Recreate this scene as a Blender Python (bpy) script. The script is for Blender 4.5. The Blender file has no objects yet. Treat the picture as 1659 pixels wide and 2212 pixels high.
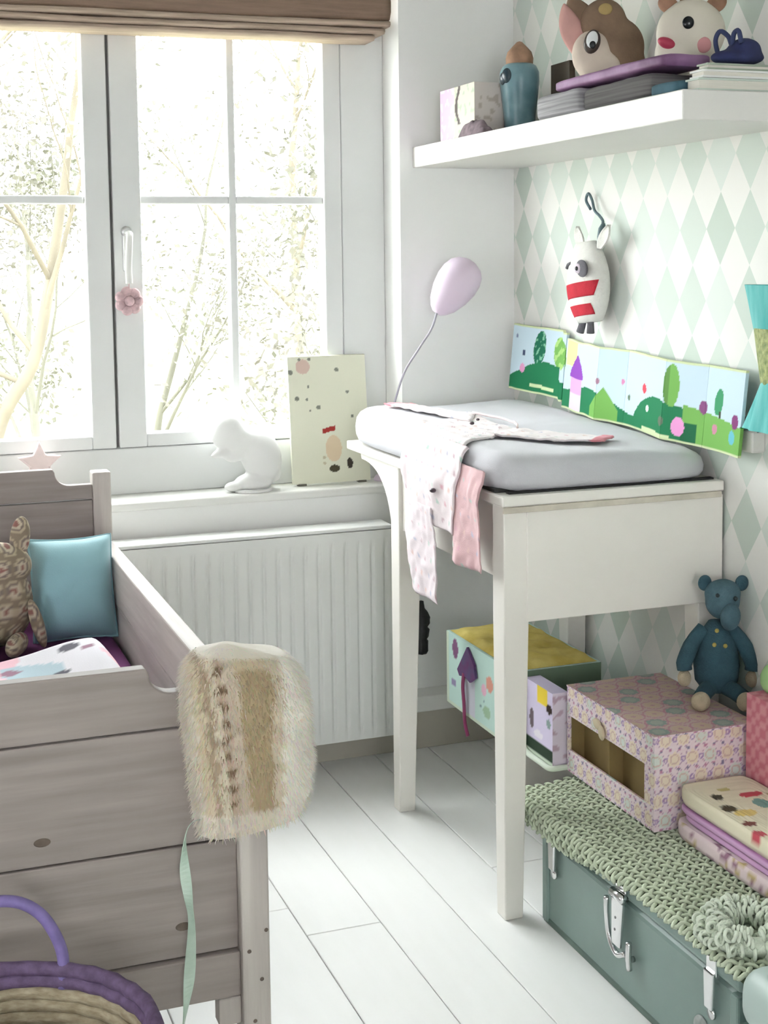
import bpy, bmesh, math, random
from mathutils import Vector, Matrix, noise

# ------------------------------------------------------------------ camera, world, exposure
scene = bpy.context.scene
CAM_H = 1.22
YAW, PITCH, ROLL = 0.35045, 0.094495, -0.011887
FPX, PPY, IW, IH = 3033.6, 848.3, 1659.0, 2212.0

cam_data = bpy.data.cameras.new('camera')
cam = bpy.data.objects.new('camera', cam_data)
scene.collection.objects.link(cam)
_fwd = Vector((math.sin(YAW) * math.cos(PITCH), math.cos(YAW) * math.cos(PITCH), -math.sin(PITCH)))
_right = Vector((math.cos(YAW), -math.sin(YAW), 0.0))
_up = _right.cross(_fwd)
_r2 = _right * math.cos(ROLL) + _up * math.sin(ROLL)
_u2 = -_right * math.sin(ROLL) + _up * math.cos(ROLL)
cam.matrix_world = Matrix(((_r2.x, _u2.x, -_fwd.x, 0.0), (_r2.y, _u2.y, -_fwd.y, 0.0),
                           (_r2.z, _u2.z, -_fwd.z, CAM_H), (0, 0, 0, 1)))
cam_data.sensor_fit = 'VERTICAL'
cam_data.sensor_height = 36.0
cam_data.sensor_width = 36.0 * IW / IH
cam_data.lens = 36.0 * FPX / IH
cam_data.shift_y = -(IH / 2 - PPY) / IH
cam_data.clip_start = 0.05
cam_data.clip_end = 200
scene.camera = cam

world = bpy.data.worlds.new('overcast_sky')
scene.world = world
world.use_nodes = True
_bg = world.node_tree.nodes['Background']
_bg.inputs['Color'].default_value = (0.965, 0.985, 1.0, 1)
_bg.inputs['Strength'].default_value = 12.0

# hazy sun behind thin cloud, on the window side of the house
_sun = bpy.data.lights.new('hazy_sun', 'SUN')
_sun.energy = 0.8
_sun.angle = math.radians(24)
_sun.color = (1.0, 0.985, 0.96)
_so = bpy.data.objects.new('hazy_sun', _sun)
scene.collection.objects.link(_so)
_so.location = (-3, 8, 9)
_el, _az = math.radians(54), math.radians(28)     # height, and how far left of the window axis
_so.rotation_euler = Vector((math.sin(_az) * math.cos(_el), -math.cos(_az) * math.cos(_el), -math.sin(_el))).to_track_quat('-Z', 'Y').to_euler()

scene.view_settings.view_transform = 'Standard'
scene.view_settings.look = 'None'
scene.view_settings.gamma = 1.0
scene.view_settings.use_curve_mapping = False
scene.view_settings.exposure = 0.84

# ------------------------------------------------------------------ helpers
RNG = random.Random(7)
ORG = {}
COL = scene.collection
PI = math.pi


def s2l(c):
    c = c / 255.0
    return c / 12.92 if c <= 0.04045 else ((c + 0.055) / 1.055) ** 2.4


def L(r, g, b):
    return (s2l(r), s2l(g), s2l(b))


def lerp(a, b, t):
    return tuple(a[i] + (b[i] - a[i]) * t for i in range(3))


MATS = {}


def mat(name, color, rough=0.6, var=0.0, scale=8.0, stretch=(1, 1, 1), bump=0.0, bscale=40.0, metal=0.0,
        color2=None, sheen=0.0, spec=0.4, trans=0.0):
    if name in MATS:
        return MATS[name]
    m = bpy.data.materials.new(name)
    m.use_nodes = True
    nt = m.node_tree
    p = nt.nodes['Principled BSDF']
    p.inputs['Roughness'].default_value = rough
    p.inputs['Metallic'].default_value = metal
    p.inputs['Specular IOR Level'].default_value = spec
    if sheen:
        p.inputs['Sheen Weight'].default_value = sheen
    tc = nt.nodes.new('ShaderNodeTexCoord')
    mp = nt.nodes.new('ShaderNodeMapping')
    mp.inputs['Scale'].default_value = stretch
    nt.links.new(tc.outputs['Object'], mp.inputs['Vector'])
    n = nt.nodes.new('ShaderNodeTexNoise')
    n.inputs['Scale'].default_value = scale
    n.inputs['Detail'].default_value = 5
    nt.links.new(mp.outputs['Vector'], n.inputs['Vector'])
    mix = nt.nodes.new('ShaderNodeMix')
    mix.data_type = 'RGBA'
    c2 = color2 if color2 else tuple(c * (1 - var) for c in color)
    c1 = color if color2 else tuple(min(1, c * (1 + var * 0.5)) for c in color)
    mix.inputs['A'].default_value = (*c1, 1)
    mix.inputs['B'].default_value = (*c2, 1)
    rp = nt.nodes.new('ShaderNodeMapRange')
    rp.inputs['From Min'].default_value = 0.32
    rp.inputs['From Max'].default_value = 0.68
    nt.links.new(n.outputs['Fac'], rp.inputs['Value'])
    nt.links.new(rp.outputs['Result'], mix.inputs['Factor'])
    nt.links.new(mix.outputs['Result'], p.inputs['Base Color'])
    if bump:
        bn = nt.nodes.new('ShaderNodeTexNoise')
        bn.inputs['Scale'].default_value = bscale
        bn.inputs['Detail'].default_value = 3
        nt.links.new(mp.outputs['Vector'], bn.inputs['Vector'])
        b = nt.nodes.new('ShaderNodeBump')
        b.inputs['Strength'].default_value = bump
        b.inputs['Distance'].default_value = 0.002
        nt.links.new(bn.outputs['Fac'], b.inputs['Height'])
        nt.links.new(b.outputs['Normal'], p.inputs['Normal'])
    MATS[name] = m
    return m


def print_mat(name='printed_surface', rough=0.75, bump=0.15, bscale=300, sheen=0.0):
    """surface whose flat print is stored per vertex"""
    if name in MATS:
        return MATS[name]
    m = bpy.data.materials.new(name)
    m.use_nodes = True
    nt = m.node_tree
    p = nt.nodes['Principled BSDF']
    p.inputs['Roughness'].default_value = rough
    p.inputs['Specular IOR Level'].default_value = 0.25
    if sheen:
        p.inputs['Sheen Weight'].default_value = sheen
    a = nt.nodes.new('ShaderNodeAttribute')
    a.attribute_name = 'print'
    nt.links.new(a.outputs['Color'], p.inputs['Base Color'])
    tc = nt.nodes.new('ShaderNodeTexCoord')
    n = nt.nodes.new('ShaderNodeTexNoise')
    n.inputs['Scale'].default_value = bscale
    nt.links.new(tc.outputs['Object'], n.inputs['Vector'])
    b = nt.nodes.new('ShaderNodeBump')
    b.inputs['Strength'].default_value = bump
    b.inputs['Distance'].default_value = 0.001
    nt.links.new(n.outputs['Fac'], b.inputs['Height'])
    nt.links.new(b.outputs['Normal'], p.inputs['Normal'])
    MATS[name] = m
    return m


class MB:
    def __init__(self):
        self.v, self.f, self.c = [], [], []

    def add(self, vs, fs, col=None):
        o = len(self.v)
        self.v += [Vector(p) for p in vs]
        self.f += [tuple(i + o for i in f) for f in fs]
        if col is not None:
            self.c += list(col) if isinstance(col, list) else [col] * len(vs)
        return self

    def box(self, x0, x1, y0, y1, z0, z1, col=None):
        return self.hexa([(x0, y0, z0), (x1, y0, z0), (x1, y1, z0), (x0, y1, z0),
                          (x0, y0, z1), (x1, y0, z1), (x1, y1, z1), (x0, y1, z1)], col)

    def hexa(self, p, col=None):
        return self.add(p, [(0, 3, 2, 1), (4, 5, 6, 7), (0, 1, 5, 4), (1, 2, 6, 5), (2, 3, 7, 6), (3, 0, 4, 7)], col)

    def tube(self, pts, rad, seg=10, cap=True, closed=False, col=None, flat=1.0):
        pts = [Vector(p) for p in pts]
        n = len(pts)
        rads = rad if isinstance(rad, (list, tuple)) else [rad] * n
        vs, fs = [], []
        prev = None
        for i, p in enumerate(pts):
            if closed:
                t = pts[(i + 1) % n] - pts[i - 1]
            else:
                t = pts[min(i + 1, n - 1)] - pts[max(i - 1, 0)]
            t = t.normalized() if t.length > 1e-9 else Vector((0, 0, 1))
            if prev is None:
                a = Vector((0, 0, 1)) if abs(t.z) < 0.9 else Vector((1, 0, 0))
                nrm = (a - t * a.dot(t)).normalized()
            else:
                nrm = prev - t * prev.dot(t)
                nrm = nrm.normalized() if nrm.length > 1e-6 else t.orthogonal().normalized()
            prev = nrm
            bi = t.cross(nrm)
            for k in range(seg):
                a = 2 * PI * k / seg
                vs.append(p + (nrm * math.cos(a) * flat + bi * math.sin(a)) * rads[i])
        m = n if closed else n - 1
        for i in range(m):
            for k in range(seg):
                a, b = i * seg + k, i * seg + (k + 1) % seg
                c, d = ((i + 1) % n) * seg + (k + 1) % seg, ((i + 1) % n) * seg + k
                fs.append((a, b, c, d))
        if cap and not closed:
            fs.append(tuple(reversed(range(seg))))
            fs.append(tuple(range((n - 1) * seg, n * seg)))
        return self.add(vs, fs, col)

    def lathe(self, prof, center=(0, 0, 0), axis=(0, 0, 1), seg=32, col=None, wob=None):
        ax = Vector(axis).normalized()
        q = Vector((0, 0, 1)).rotation_difference(ax).to_matrix()
        c = Vector(center)
        vs, fs = [], []
        for (r, z) in prof:
            for k in range(seg):
                a = 2 * PI * k / seg
                rr = max(r, 1e-5) * (1 + (wob(a, z) if wob else 0))
                vs.append(c + q @ Vector((rr * math.cos(a), rr * math.sin(a), z)))
        for i in range(len(prof) - 1):
            for k in range(seg):
                fs.append((i * seg + k, i * seg + (k + 1) % seg, (i + 1) * seg + (k + 1) % seg, (i + 1) * seg + k))
        fs.append(tuple(reversed(range(seg))))
        fs.append(tuple(range((len(prof) - 1) * seg, len(prof) * seg)))
        return self.add(vs, fs, col)

    def ellip(self, c, r, rot=None, seg=20, rings=12, col=None):
        c = Vector(c)
        r = r if isinstance(r, (list, tuple)) else (r, r, r)
        vs, fs = [], []
        vs.append(Vector((0, 0, -r[2])))
        for i in range(1, rings):
            t = -PI / 2 + PI * i / rings
            for k in range(seg):
                a = 2 * PI * k / seg
                vs.append(Vector((r[0] * math.cos(t) * math.cos(a), r[1] * math.cos(t) * math.sin(a), r[2] * math.sin(t))))
        vs.append(Vector((0, 0, r[2])))
        top = len(vs) - 1
        for k in range(seg):
            fs.append((0, 1 + (k + 1) % seg, 1 + k))
            fs.append((top, 1 + (rings - 2) * seg + k, 1 + (rings - 2) * seg + (k + 1) % seg))
        for i in range(rings - 2):
            for k in range(seg):
                a, b = 1 + i * seg + k, 1 + i * seg + (k + 1) % seg
                fs.append((a, b, b + seg, a + seg))
        R = rot if rot is not None else Matrix.Identity(3)
        return self.add([c + R @ v for v in vs], fs, col)

    def torus(self, c, R, r, axis=(0, 0, 1), seg=40, sub=8, col=None, sy=1.0):
        q = Vector((0, 0, 1)).rotation_difference(Vector(axis).normalized()).to_matrix()
        c = Vector(c)
        vs, fs = [], []
        for i in range(seg):
            a = 2 * PI * i / seg
            for k in range(sub):
                b = 2 * PI * k / sub
                rr = R + r * math.cos(b)
                vs.append(c + q @ Vector((rr * math.cos(a), sy * rr * math.sin(a), r * math.sin(b))))
        for i in range(seg):
            for k in range(sub):
                fs.append((i * sub + k, ((i + 1) % seg) * sub + k, ((i + 1) % seg) * sub + (k + 1) % sub, i * sub + (k + 1) % sub))
        return self.add(vs, fs, col)

    def prism(self, poly, o, u, v, w, depth, col=None):
        """extrude polygon (list of 2d) in plane o + a u + b v, thickness along w"""
        o, u, v, w = Vector(o), Vector(u), Vector(v), Vector(w)
        n = len(poly)
        vs = [o + u * a + v * b for a, b in poly] + [o + u * a + v * b + w * depth for a, b in poly]
        fs = [tuple(reversed(range(n))), tuple(range(n, 2 * n))]
        fs += [(i, (i + 1) % n, n + (i + 1) % n, n + i) for i in range(n)]
        return self.add(vs, fs, col)

    def grid(self, P, nu, nv, color=None, thick=None):
        """P(u,v) in [0,1]; thick(u,v)->offset vector gives a closed slab"""
        vs, cs, fs = [], [], []
        for j in range(nv + 1):
            for i in range(nu + 1):
                u, v = i / nu, j / nv
                vs.append(Vector(P(u, v)))
                if color:
                    cs.append(color(u, v))
        W = nu + 1
        for j in range(nv):
            for i in range(nu):
                a = j * W + i
                fs.append((a, a + 1, a + W + 1, a + W))
        if thick:
            o = len(vs)
            for j in range(nv + 1):
                for i in range(nu + 1):
                    u, v = i / nu, j / nv
                    vs.append(Vector(P(u, v)) + Vector(thick(u, v)))
                    if color:
                        cs.append(color(u, v))
            for j in range(nv):
                for i in range(nu):
                    a = o + j * W + i
                    fs.append((a, a + W, a + W + 1, a + 1))
            for i in range(nu):
                fs.append((i, o + i, o + i + 1, i + 1))
                a = nv * W + i
                fs.append((a, a + 1, o + a + 1, o + a))
            for j in range(nv):
                a = j * W
                fs.append((a, a + W, o + a + W, o + a))
                a = j * W + nu
                fs.append((a, o + a, o + a + W, a + W))
        return self.add(vs, fs, cs if color else None)

    def pbox(self, x0, x1, y0, y1, z0, z1, color, step=0.006):
        """box with dense faces carrying a print; color(face, a, b, x, y, z)"""
        def face(fn, key, la, lb):
            nu, nv = max(1, int(la / step)), max(1, int(lb / step))
            self.grid(lambda u, v: fn(u, v), nu, nv, lambda u, v: color(key, u * la, v * lb, *fn(u, v)))
        dx, dy, dz = x1 - x0, y1 - y0, z1 - z0
        face(lambda u, v: (x0, y1 - u * dy, z0 + v * dz), 'left', dy, dz)
        face(lambda u, v: (x1, y0 + u * dy, z0 + v * dz), 'right', dy, dz)
        face(lambda u, v: (x0 + u * dx, y0, z0 + v * dz), 'near', dx, dz)
        face(lambda u, v: (x1 - u * dx, y1, z0 + v * dz), 'far', dx, dz)
        face(lambda u, v: (x0 + u * dx, y0 + v * dy, z1), 'top', dx, dy)
        face(lambda u, v: (x0 + u * dx, y1 - v * dy, z0), 'bottom', dx, dy)
        return self

    def xf(self, M):
        self.v = [M @ p for p in self.v]
        return self

    def build(self, name, material, parent=None, smooth=False, bevel=0.0, bseg=2, label=None, remesh=0.0,
              subsurf=0, merge=False):
        if parent is not None:
            o = ORG[parent]
        else:
            xs = [p.x for p in self.v]
            ys = [p.y for p in self.v]
            zs = [p.z for p in self.v]
            o = Vector(((min(xs) + max(xs)) / 2, (min(ys) + max(ys)) / 2, min(zs)))
        me = bpy.data.meshes.new(name)
        me.from_pydata([p - o for p in self.v], [], self.f)
        if self.c:
            at = me.color_attributes.new('print', 'FLOAT_COLOR', 'POINT')
            flat = []
            for c in self.c:
                flat += [c[0], c[1], c[2], 1.0]
            at.data.foreach_set('color', flat)
        if bevel or merge or not self.c:
            bm = bmesh.new()
            bm.from_mesh(me)
            if merge:
                bmesh.ops.remove_doubles(bm, verts=bm.verts, dist=1e-5)
            if bevel:
                es = [e for e in bm.edges if len(e.link_faces) == 2 and e.calc_face_angle(0) > 0.6]
                bmesh.ops.bevel(bm, geom=es, offset=bevel, segments=bseg, profile=0.5, affect='EDGES', clamp_overlap=True)
            bmesh.ops.recalc_face_normals(bm, faces=bm.faces)
            bm.to_mesh(me)
            bm.free()
        me.validate()
        if smooth:
            for p in me.polygons:
                p.use_smooth = True
        me.materials.append(material)
        ob = bpy.data.objects.new(name, me)
        COL.objects.link(ob)
        if parent is not None:
            ob.parent = parent
            ORG[ob] = o
        else:
            ob.location = o
            ORG[ob] = o
        if label:
            ob['label'] = label
        if remesh:
            md = ob.modifiers.new('fuse', 'REMESH')
            md.mode = 'VOXEL'
            md.voxel_size = remesh
            md.use_smooth_shade = True
            sm = ob.modifiers.new('soften', 'SMOOTH')
            sm.iterations = 8
            sm.factor = 0.6
        if subsurf:
            md = ob.modifiers.new('soft', 'SUBSURF')
            md.levels = subsurf
            md.render_levels = subsurf
        return ob


def thing(name, loc, label, cat, group=None):
    e = bpy.data.objects.new(name, None)
    e.empty_display_size = 0.05
    COL.objects.link(e)
    e.location = loc
    ORG[e] = Vector(loc)
    tag(e, label, cat, group)
    return e


def tag(o, label, cat, group=None):
    o['label'] = label
    o['category'] = cat
    if group:
        o['group'] = group
    return o


def struct(o, label=None):
    o['kind'] = 'structure'
    if label:
        o['label'] = label
    return o


def nz(x, y=0.0, z=0.0, s=1.0):
    return noise.noise(Vector((x * s, y * s, z * s)))


def smooth01(t):
    t = max(0.0, min(1.0, t))
    return t * t * (3 - 2 * t)


def bez(pts, n=16):
    """Catmull-Rom through points"""
    P = [Vector(p) for p in pts]
    P = [P[0] * 2 - P[1]] + P + [P[-1] * 2 - P[-2]]
    out = []
    for i in range(1, len(P) - 2):
        for k in range(n):
            t = k / n
            a, b, c, d = P[i - 1], P[i], P[i + 1], P[i + 2]
            out.append(0.5 * ((2 * b) + (c - a) * t + (2 * a - 5 * b + 4 * c - d) * t * t + (3 * b - a - 3 * c + d) * t ** 3))
    out.append(P[-2].copy())
    return out


def Rz(a):
    return Matrix.Rotation(a, 3, 'Z')


def Rx(a):
    return Matrix.Rotation(a, 3, 'X')


def Ry(a):
    return Matrix.Rotation(a, 3, 'Y')


# common materials
WHITE = mat('white_gloss_paint', (0.82, 0.82, 0.79), 0.38, 0.04, 3)
WALL = mat('white_wall_paint', (0.85, 0.85, 0.835), 0.85, 0.02, 2, bump=0.05, bscale=150)

# ================================================================== THE SETTING
XW, YW = 1.52, 3.20          # right wall plane, window wall plane
XL, YB, ZC = -1.70, -2.60, 2.55
OPX0, OPX1, OPZ0, OPZ1 = -0.14, 1.217, 0.65, 2.12   # window opening
YF = 3.31                    # front of the window frame

# ---- floor: white painted planks over a dark subfloor
floor = struct(MB().box(XL, XW + 0.1, YB, YW + 0.2, -0.05, -0.012).build('floor', mat('subfloor_dark_gap', (0.30, 0.28, 0.24), 0.9)))
PLANK = mat('white_painted_floorboard', (0.87, 0.87, 0.86), 0.33, 0.05, 6, (6, 1, 1), bump=0.04, bscale=20, color2=(0.85, 0.85, 0.835))
pw = 0.1435
x = 0.984 - pw * 19
while x < XW:
    x1 = min(x + pw, XW)
    if x1 > XL:
        cuts = [YB] + sorted(RNG.uniform(YB + 0.4, YW - 0.6) for _ in range(1)) + [YW]
        if abs(x + pw - 0.697) < 0.01:
            cuts = [YB, 0.9, 2.465, YW]
        for a, b in zip(cuts[:-1], cuts[1:]):
            m = MB().box(max(x, XL) + 0.0009, x1 - 0.0009, a + 0.0008, b - 0.0008, -0.012, 0.0)
            m.build('plank', PLANK, floor, bevel=0.0012, bseg=1)
    x = x + pw
# a few dark nail heads
for nx_, ny_ in ((1.145, 2.12), (0.90, 1.93), (1.16, 2.31), (0.78, 1.75)):
    MB().lathe([(0.0, 0.0), (0.0035, 0.0), (0.003, 0.0012), (0.0, 0.0014)], (nx_, ny_, 0.0), seg=10).build('nail_head', mat('nail_iron', (0.45, 0.43, 0.4), 0.5), floor)

# ---- window wall
w = MB()
w.box(OPX1, XW + 0.2, YW, YW + 0.24, 0, ZC)
w.box(XL - 0.2, OPX0, YW, YW + 0.24, 0, ZC)
w.box(OPX0, OPX1, YW, YW + 0.24, 0, OPZ0)
w.box(OPX0, OPX1, YW, YW + 0.24, OPZ1, ZC)
struct(w.build('wall_window', WALL))

# ---- right wall with harlequin paper
wp = bpy.data.materials.new('mint_harlequin_wallpaper')
wp.use_nodes = True
nt = wp.node_tree
P = nt.nodes['Principled BSDF']
P.inputs['Roughness'].default_value = 0.85
P.inputs['Specular IOR Level'].default_value = 0.2


def nmath(op, a, b=None):
    n = nt.nodes.new('ShaderNodeMath')
    n.operation = op
    for i, s in enumerate((a, b)):
        if s is None:
            continue
        if isinstance(s, (int, float)):
            n.inputs[i].default_value = s
        else:
            nt.links.new(s, n.inputs[i])
    return n.outputs[0]


tc = nt.nodes.new('ShaderNodeTexCoord')
sep = nt.nodes.new('ShaderNodeSeparateXYZ')
nt.links.new(tc.outputs['Object'], sep.inputs[0])
RW_O = Vector((1.57, 0.3, 0.0))      # origin of the wall object
uu = nmath('DIVIDE', nmath('SUBTRACT', sep.outputs['Y'], 2.245 - RW_O.y), 0.0945)
vv = nmath('DIVIDE', nmath('SUBTRACT', sep.outputs['Z'], 1.340 - RW_O.z), 0.138)
fa = nmath('FLOOR', nmath('ADD', nmath('ADD', uu, vv), 0.5))
fb = nmath('FLOOR', nmath('ADD', nmath('SUBTRACT', uu, vv), 0.5))
par = nmath('ABSOLUTE', nmath('MODULO', nmath('ADD', fa, fb), 2.0))
comb = nt.nodes.new('ShaderNodeCombineXYZ')
nt.links.new(fa, comb.inputs[0])
nt.links.new(fb, comb.inputs[1])
wn = nt.nodes.new('ShaderNodeTexWhiteNoise')
wn.noise_dimensions = '2D'
nt.links.new(comb.outputs[0], wn.inputs['Vector'])
ramp = nt.nodes.new('ShaderNodeValToRGB')
ramp.color_ramp.interpolation = 'LINEAR'
ramp.color_ramp.elements[0].color = (0.51, 0.585, 0.515, 1)
ramp.color_ramp.elements[1].color = (0.67, 0.715, 0.67, 1)
nt.links.new(wn.outputs['Value'], ramp.inputs['Fac'])
ramp2 = nt.nodes.new('ShaderNodeValToRGB')
ramp2.color_ramp.elements[0].color = (0.75, 0.745, 0.71, 1)
ramp2.color_ramp.elements[1].color = (0.79, 0.78, 0.745, 1)
nt.links.new(wn.outputs['Value'], ramp2.inputs['Fac'])
mx = nt.nodes.new('ShaderNodeMix')
mx.data_type = 'RGBA'
nt.links.new(par, mx.inputs['Factor'])
nt.links.new(ramp2.outputs['Color'], mx.inputs['A'])
nt.links.new(ramp.outputs['Color'], mx.inputs['B'])
nt.links.new(mx.outputs['Result'], P.inputs['Base Color'])
w = MB().box(XW, XW + 0.1, YB, YW, 0, ZC)
ob = w.build('wall_right', wp)
off = ORG[ob] - RW_O
ob.location = RW_O
for vtx in ob.data.vertices:
    vtx.co += off
struct(ob)

# ---- left wall, back wall with a small unseen opening sized for fill light, ceiling
w = MB()
LWY0, LWY1, LWZ0, LWZ1 = 0.45, 1.10, 0.70, 1.25      # unseen window opening, added to brighten left-facing surfaces
w.box(XL - 0.1, XL, YB, LWY0, 0, ZC)
w.box(XL - 0.1, XL, LWY1, YW, 0, ZC)
w.box(XL - 0.1, XL, LWY0, LWY1, 0, LWZ0)
w.box(XL - 0.1, XL, LWY0, LWY1, LWZ1, ZC)
struct(w.build('wall_left', WALL))
w = MB()
w.box(XL - 0.1, -0.65, YB - 0.2, YB, 0, ZC)
w.box(0.30, XW + 0.1, YB - 0.2, YB, 0, ZC)
w.box(-0.65, 0.30, YB - 0.2, YB, 1.75, ZC)
w.box(-0.65, 0.30, YB - 0.2, YB, 0, 0.90)
struct(w.build('wall_back', WALL))
struct(MB().box(XL - 0.1, XW + 0.1, YB - 0.2, YW + 0.2, ZC, ZC + 0.1).build('ceiling', mat('grey_ceiling_paint', (0.55, 0.54, 0.52), 0.9, 0.03, 2)))

# ---- plinth along the window wall: white moulding over a lower board coloured darker taupe
TAUPE = mat('taupe_lower_board', (0.50, 0.47, 0.40), 0.6, 0.08, 6)
bb = struct(MB().box(-1.6, XW, YW - 0.018, YW, 0.0, 0.098).build('baseboard_window', TAUPE, bevel=0.002))
MB().hexa([(-1.6, YW - 0.034, 0.098), (XW, YW - 0.034, 0.098), (XW, YW, 0.098), (-1.6, YW, 0.098),
           (-1.6, YW - 0.034, 0.138), (XW, YW - 0.034, 0.138), (XW, YW, 0.15), (-1.6, YW, 0.15)]).build('moulding', WHITE, bb, bevel=0.003)
bb = struct(MB().box(XW - 0.016, XW, YB, YW - 0.04, 0.0, 0.12).build('baseboard_right', WHITE, bevel=0.003))

# ---- window sill
struct(MB().box(OPX0, OPX1, YW - 0.012, YF + 0.03, OPZ0 + 0.001, 0.672).build('trim_1', WHITE, bevel=0.006, bseg=3), 'white wooden window sill')

# ---- window
FR = mat('window_frame_paint', (0.74, 0.75, 0.74), 0.45, 0.04, 4)
win = bpy.data.objects.new('window_1', None)
COL.objects.link(win)
win.location = (0.54, YF, 0.672)
ORG[win] = Vector(win.location)
struct(win, 'white two-casement window with glazing bars')
f = MB()
f.box(1.105, OPX1, YF, YF + 0.08, 0.672, OPZ1)
f.box(OPX0, -0.028, YF, YF + 0.08, 0.672, OPZ1)
f.box(-0.028, 1.105, YF, YF + 0.08, 0.672, 0.782)
f.box(-0.028, 1.105, YF, YF + 0.08, 2.02, OPZ1)
f.build('outer_frame', FR, win, bevel=0.003)
MB().box(0.5358, 0.5422, YF + 0.012, YF + 0.048, 0.784, 2.018).build('leak_strip', mat('dark_leak_strip', (0.20, 0.20, 0.19), 0.8), win)  # dark strip added to block light leaking between the sashes
GLASS = bpy.data.materials.new('clear_window_glass')
GLASS.use_nodes = True
gn = GLASS.node_tree
gn.nodes.clear()
go = gn.nodes.new('ShaderNodeOutputMaterial')
gt = gn.nodes.new('ShaderNodeBsdfTransparent')
gt.inputs[0].default_value = (0.97, 0.985, 0.98, 1)
gg = gn.nodes.new('ShaderNodeBsdfGlossy')
gg.inputs['Roughness'].default_value = 0.02
gm = gn.nodes.new('ShaderNodeMixShader')
gm.inputs[0].default_value = 0.04
gn.links.new(gt.outputs[0], gm.inputs[1])
gn.links.new(gg.outputs[0], gm.inputs[2])
gn.links.new(gm.outputs[0], go.inputs[0])
ZB0, ZB1, ZT0, ZT1 = 0.784, 0.815, 1.975, 2.018
for side in (0, 1):
    if side:
        a0, a1, s0, s1 = 0.5425, 1.1035, 0.066, 0.045
        vb = (0.822, 0.841)
    else:
        a0, a1, s0, s1 = -0.0265, 0.5355, 0.045, 0.056
        vb = (0.236, 0.255)
    s = MB()
    y0, y1 = YF - 0.004, YF + 0.05
    s.box(a0, a0 + s0, y0, y1, ZB0, ZT1)
    s.box(a1 - s1, a1, y0, y1, ZB0, ZT1)
    s.box(a0 + s0, a1 - s1, y0, y1, ZB0, ZB1)
    s.box(a0 + s0, a1 - s1, y0, y1, ZT0, ZT1)
    so = s.build('sash', FR, win, bevel=0.003)
    b = MB()
    b.box(vb[0], vb[1], y0 + 0.012, y1 - 0.006, ZB1, ZT0)
    b.build('glazing_bar', FR, so, bevel=0.003)
    for (bx0, bx1) in ((a0 + s0, vb[0]), (vb[1], a1 - s1)):
        b = MB()
        b.box(bx0, bx1, y0 + 0.012, y1 - 0.006, 1.357, 1.376)
        b.build('glazing_bar', FR, so, bevel=0.003)
        for (bz0, bz1) in ((ZB1, 1.357), (1.376, ZT0)):
            MB().box(bx0, bx1, y0 + 0.026, y0 + 0.030, bz0, bz1).build('pane', GLASS, so)
hp = MB()
hp.lathe([(0.0, 0.0), (0.013, 0.0), (0.013, 0.006), (0.010, 0.009), (0.0, 0.009)], (0.572, YF - 0.004, 1.292), (0, -1, 0), 20)
hp.box(0.562, 0.582, YF - 0.010, YF - 0.004, 1.20, 1.30)
hd = hp.build('handle_plate', mat('satin_steel', (0.55, 0.55, 0.55), 0.3, metal=0.8), win, bevel=0.002)
hv = MB()
hv.tube(bez([(0.573, YF - 0.006, 1.288), (0.573, YF - 0.040, 1.286), (0.570, YF - 0.052, 1.262), (0.567, YF - 0.052, 1.21), (0.568, YF - 0.050, 1.172)], 6), 0.0085, 10, flat=0.7)
hv.build('handle', WHITE, hd, smooth=True)

# ================================================================== RADIATOR
RAD = mat('radiator_enamel', (0.80, 0.81, 0.79), 0.35, 0.02, 3)
rad = thing('radiator', (0.42, 3.13, 0.074), 'white ribbed panel radiator below the window', 'radiator')
RX0, RX1, RZ0, RZ1, RY = -0.35, 1.152, 0.074, 0.580, 3.100


def radP(u, v):
    x = RX0 + (RX1 - RX0) * u
    z = RZ0 + (RZ1 - RZ0) * v
    e = smooth01((z - RZ0 - 0.012) / 0.02) * smooth01((RZ1 - 0.03 - z) / 0.02)
    ph = (x % 0.0333) / 0.0333
    g = smooth01(min(ph, 1 - ph) / 0.22)
    return (x, RY + 0.0065 * (1 - g) * e, z)


m = MB()
m.grid(radP, 45 * 10, 26, thick=lambda u, v: (0, 0.014, 0))
m.build('front_panel', RAD, rad, smooth=False)
m = MB()
m.box(RX0, RX1, RY + 0.07, RY + 0.082, RZ0, RZ1)
m.build('rear_panel', RAD, rad)
m = MB()
m.box(RX0, RX1, RY + 0.001, RY + 0.081, RZ1 + 0.001, RZ1 + 0.010)
m.build('top_cover', RAD, rad, bevel=0.003, bseg=2)
for xe in (RX0 - 0.002, RX1 - 0.002):
    MB().box(xe, xe + 0.004, RY + 0.004, RY + 0.080, RZ0, RZ1 + 0.004).build('side_cover', RAD, rad, bevel=0.001)
BLK = mat('black_rubber', (0.02, 0.02, 0.02), 0.45, 0.3, 40, bump=0.4, bscale=120)
m = MB()
m.lathe([(0.0, 0), (0.012, 0), (0.0165, 0.008), (0.0165, 0.03), (0.013, 0.035), (0.017, 0.042), (0.0185, 0.060), (0.014, 0.066),
         (0.020, 0.075), (0.021, 0.092), (0.016, 0.104), (0.009, 0.112), (0.006, 0.13), (0.0, 0.132)],
        (1.230, 3.12, 0.262), (0, 0, 1), 18, wob=lambda a, z: 0.10 * math.sin(6 * a + z * 60))
m.build('valve', BLK, rad, smooth=True, label='black knobbly thermostat valve')
MB().tube([(1.15, 3.135, 0.29), (1.21, 3.135, 0.29)], 0.007, 10).build('pipe', mat('satin_steel', (0.55, 0.55, 0.55), 0.3), rad, smooth=True)

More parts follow.
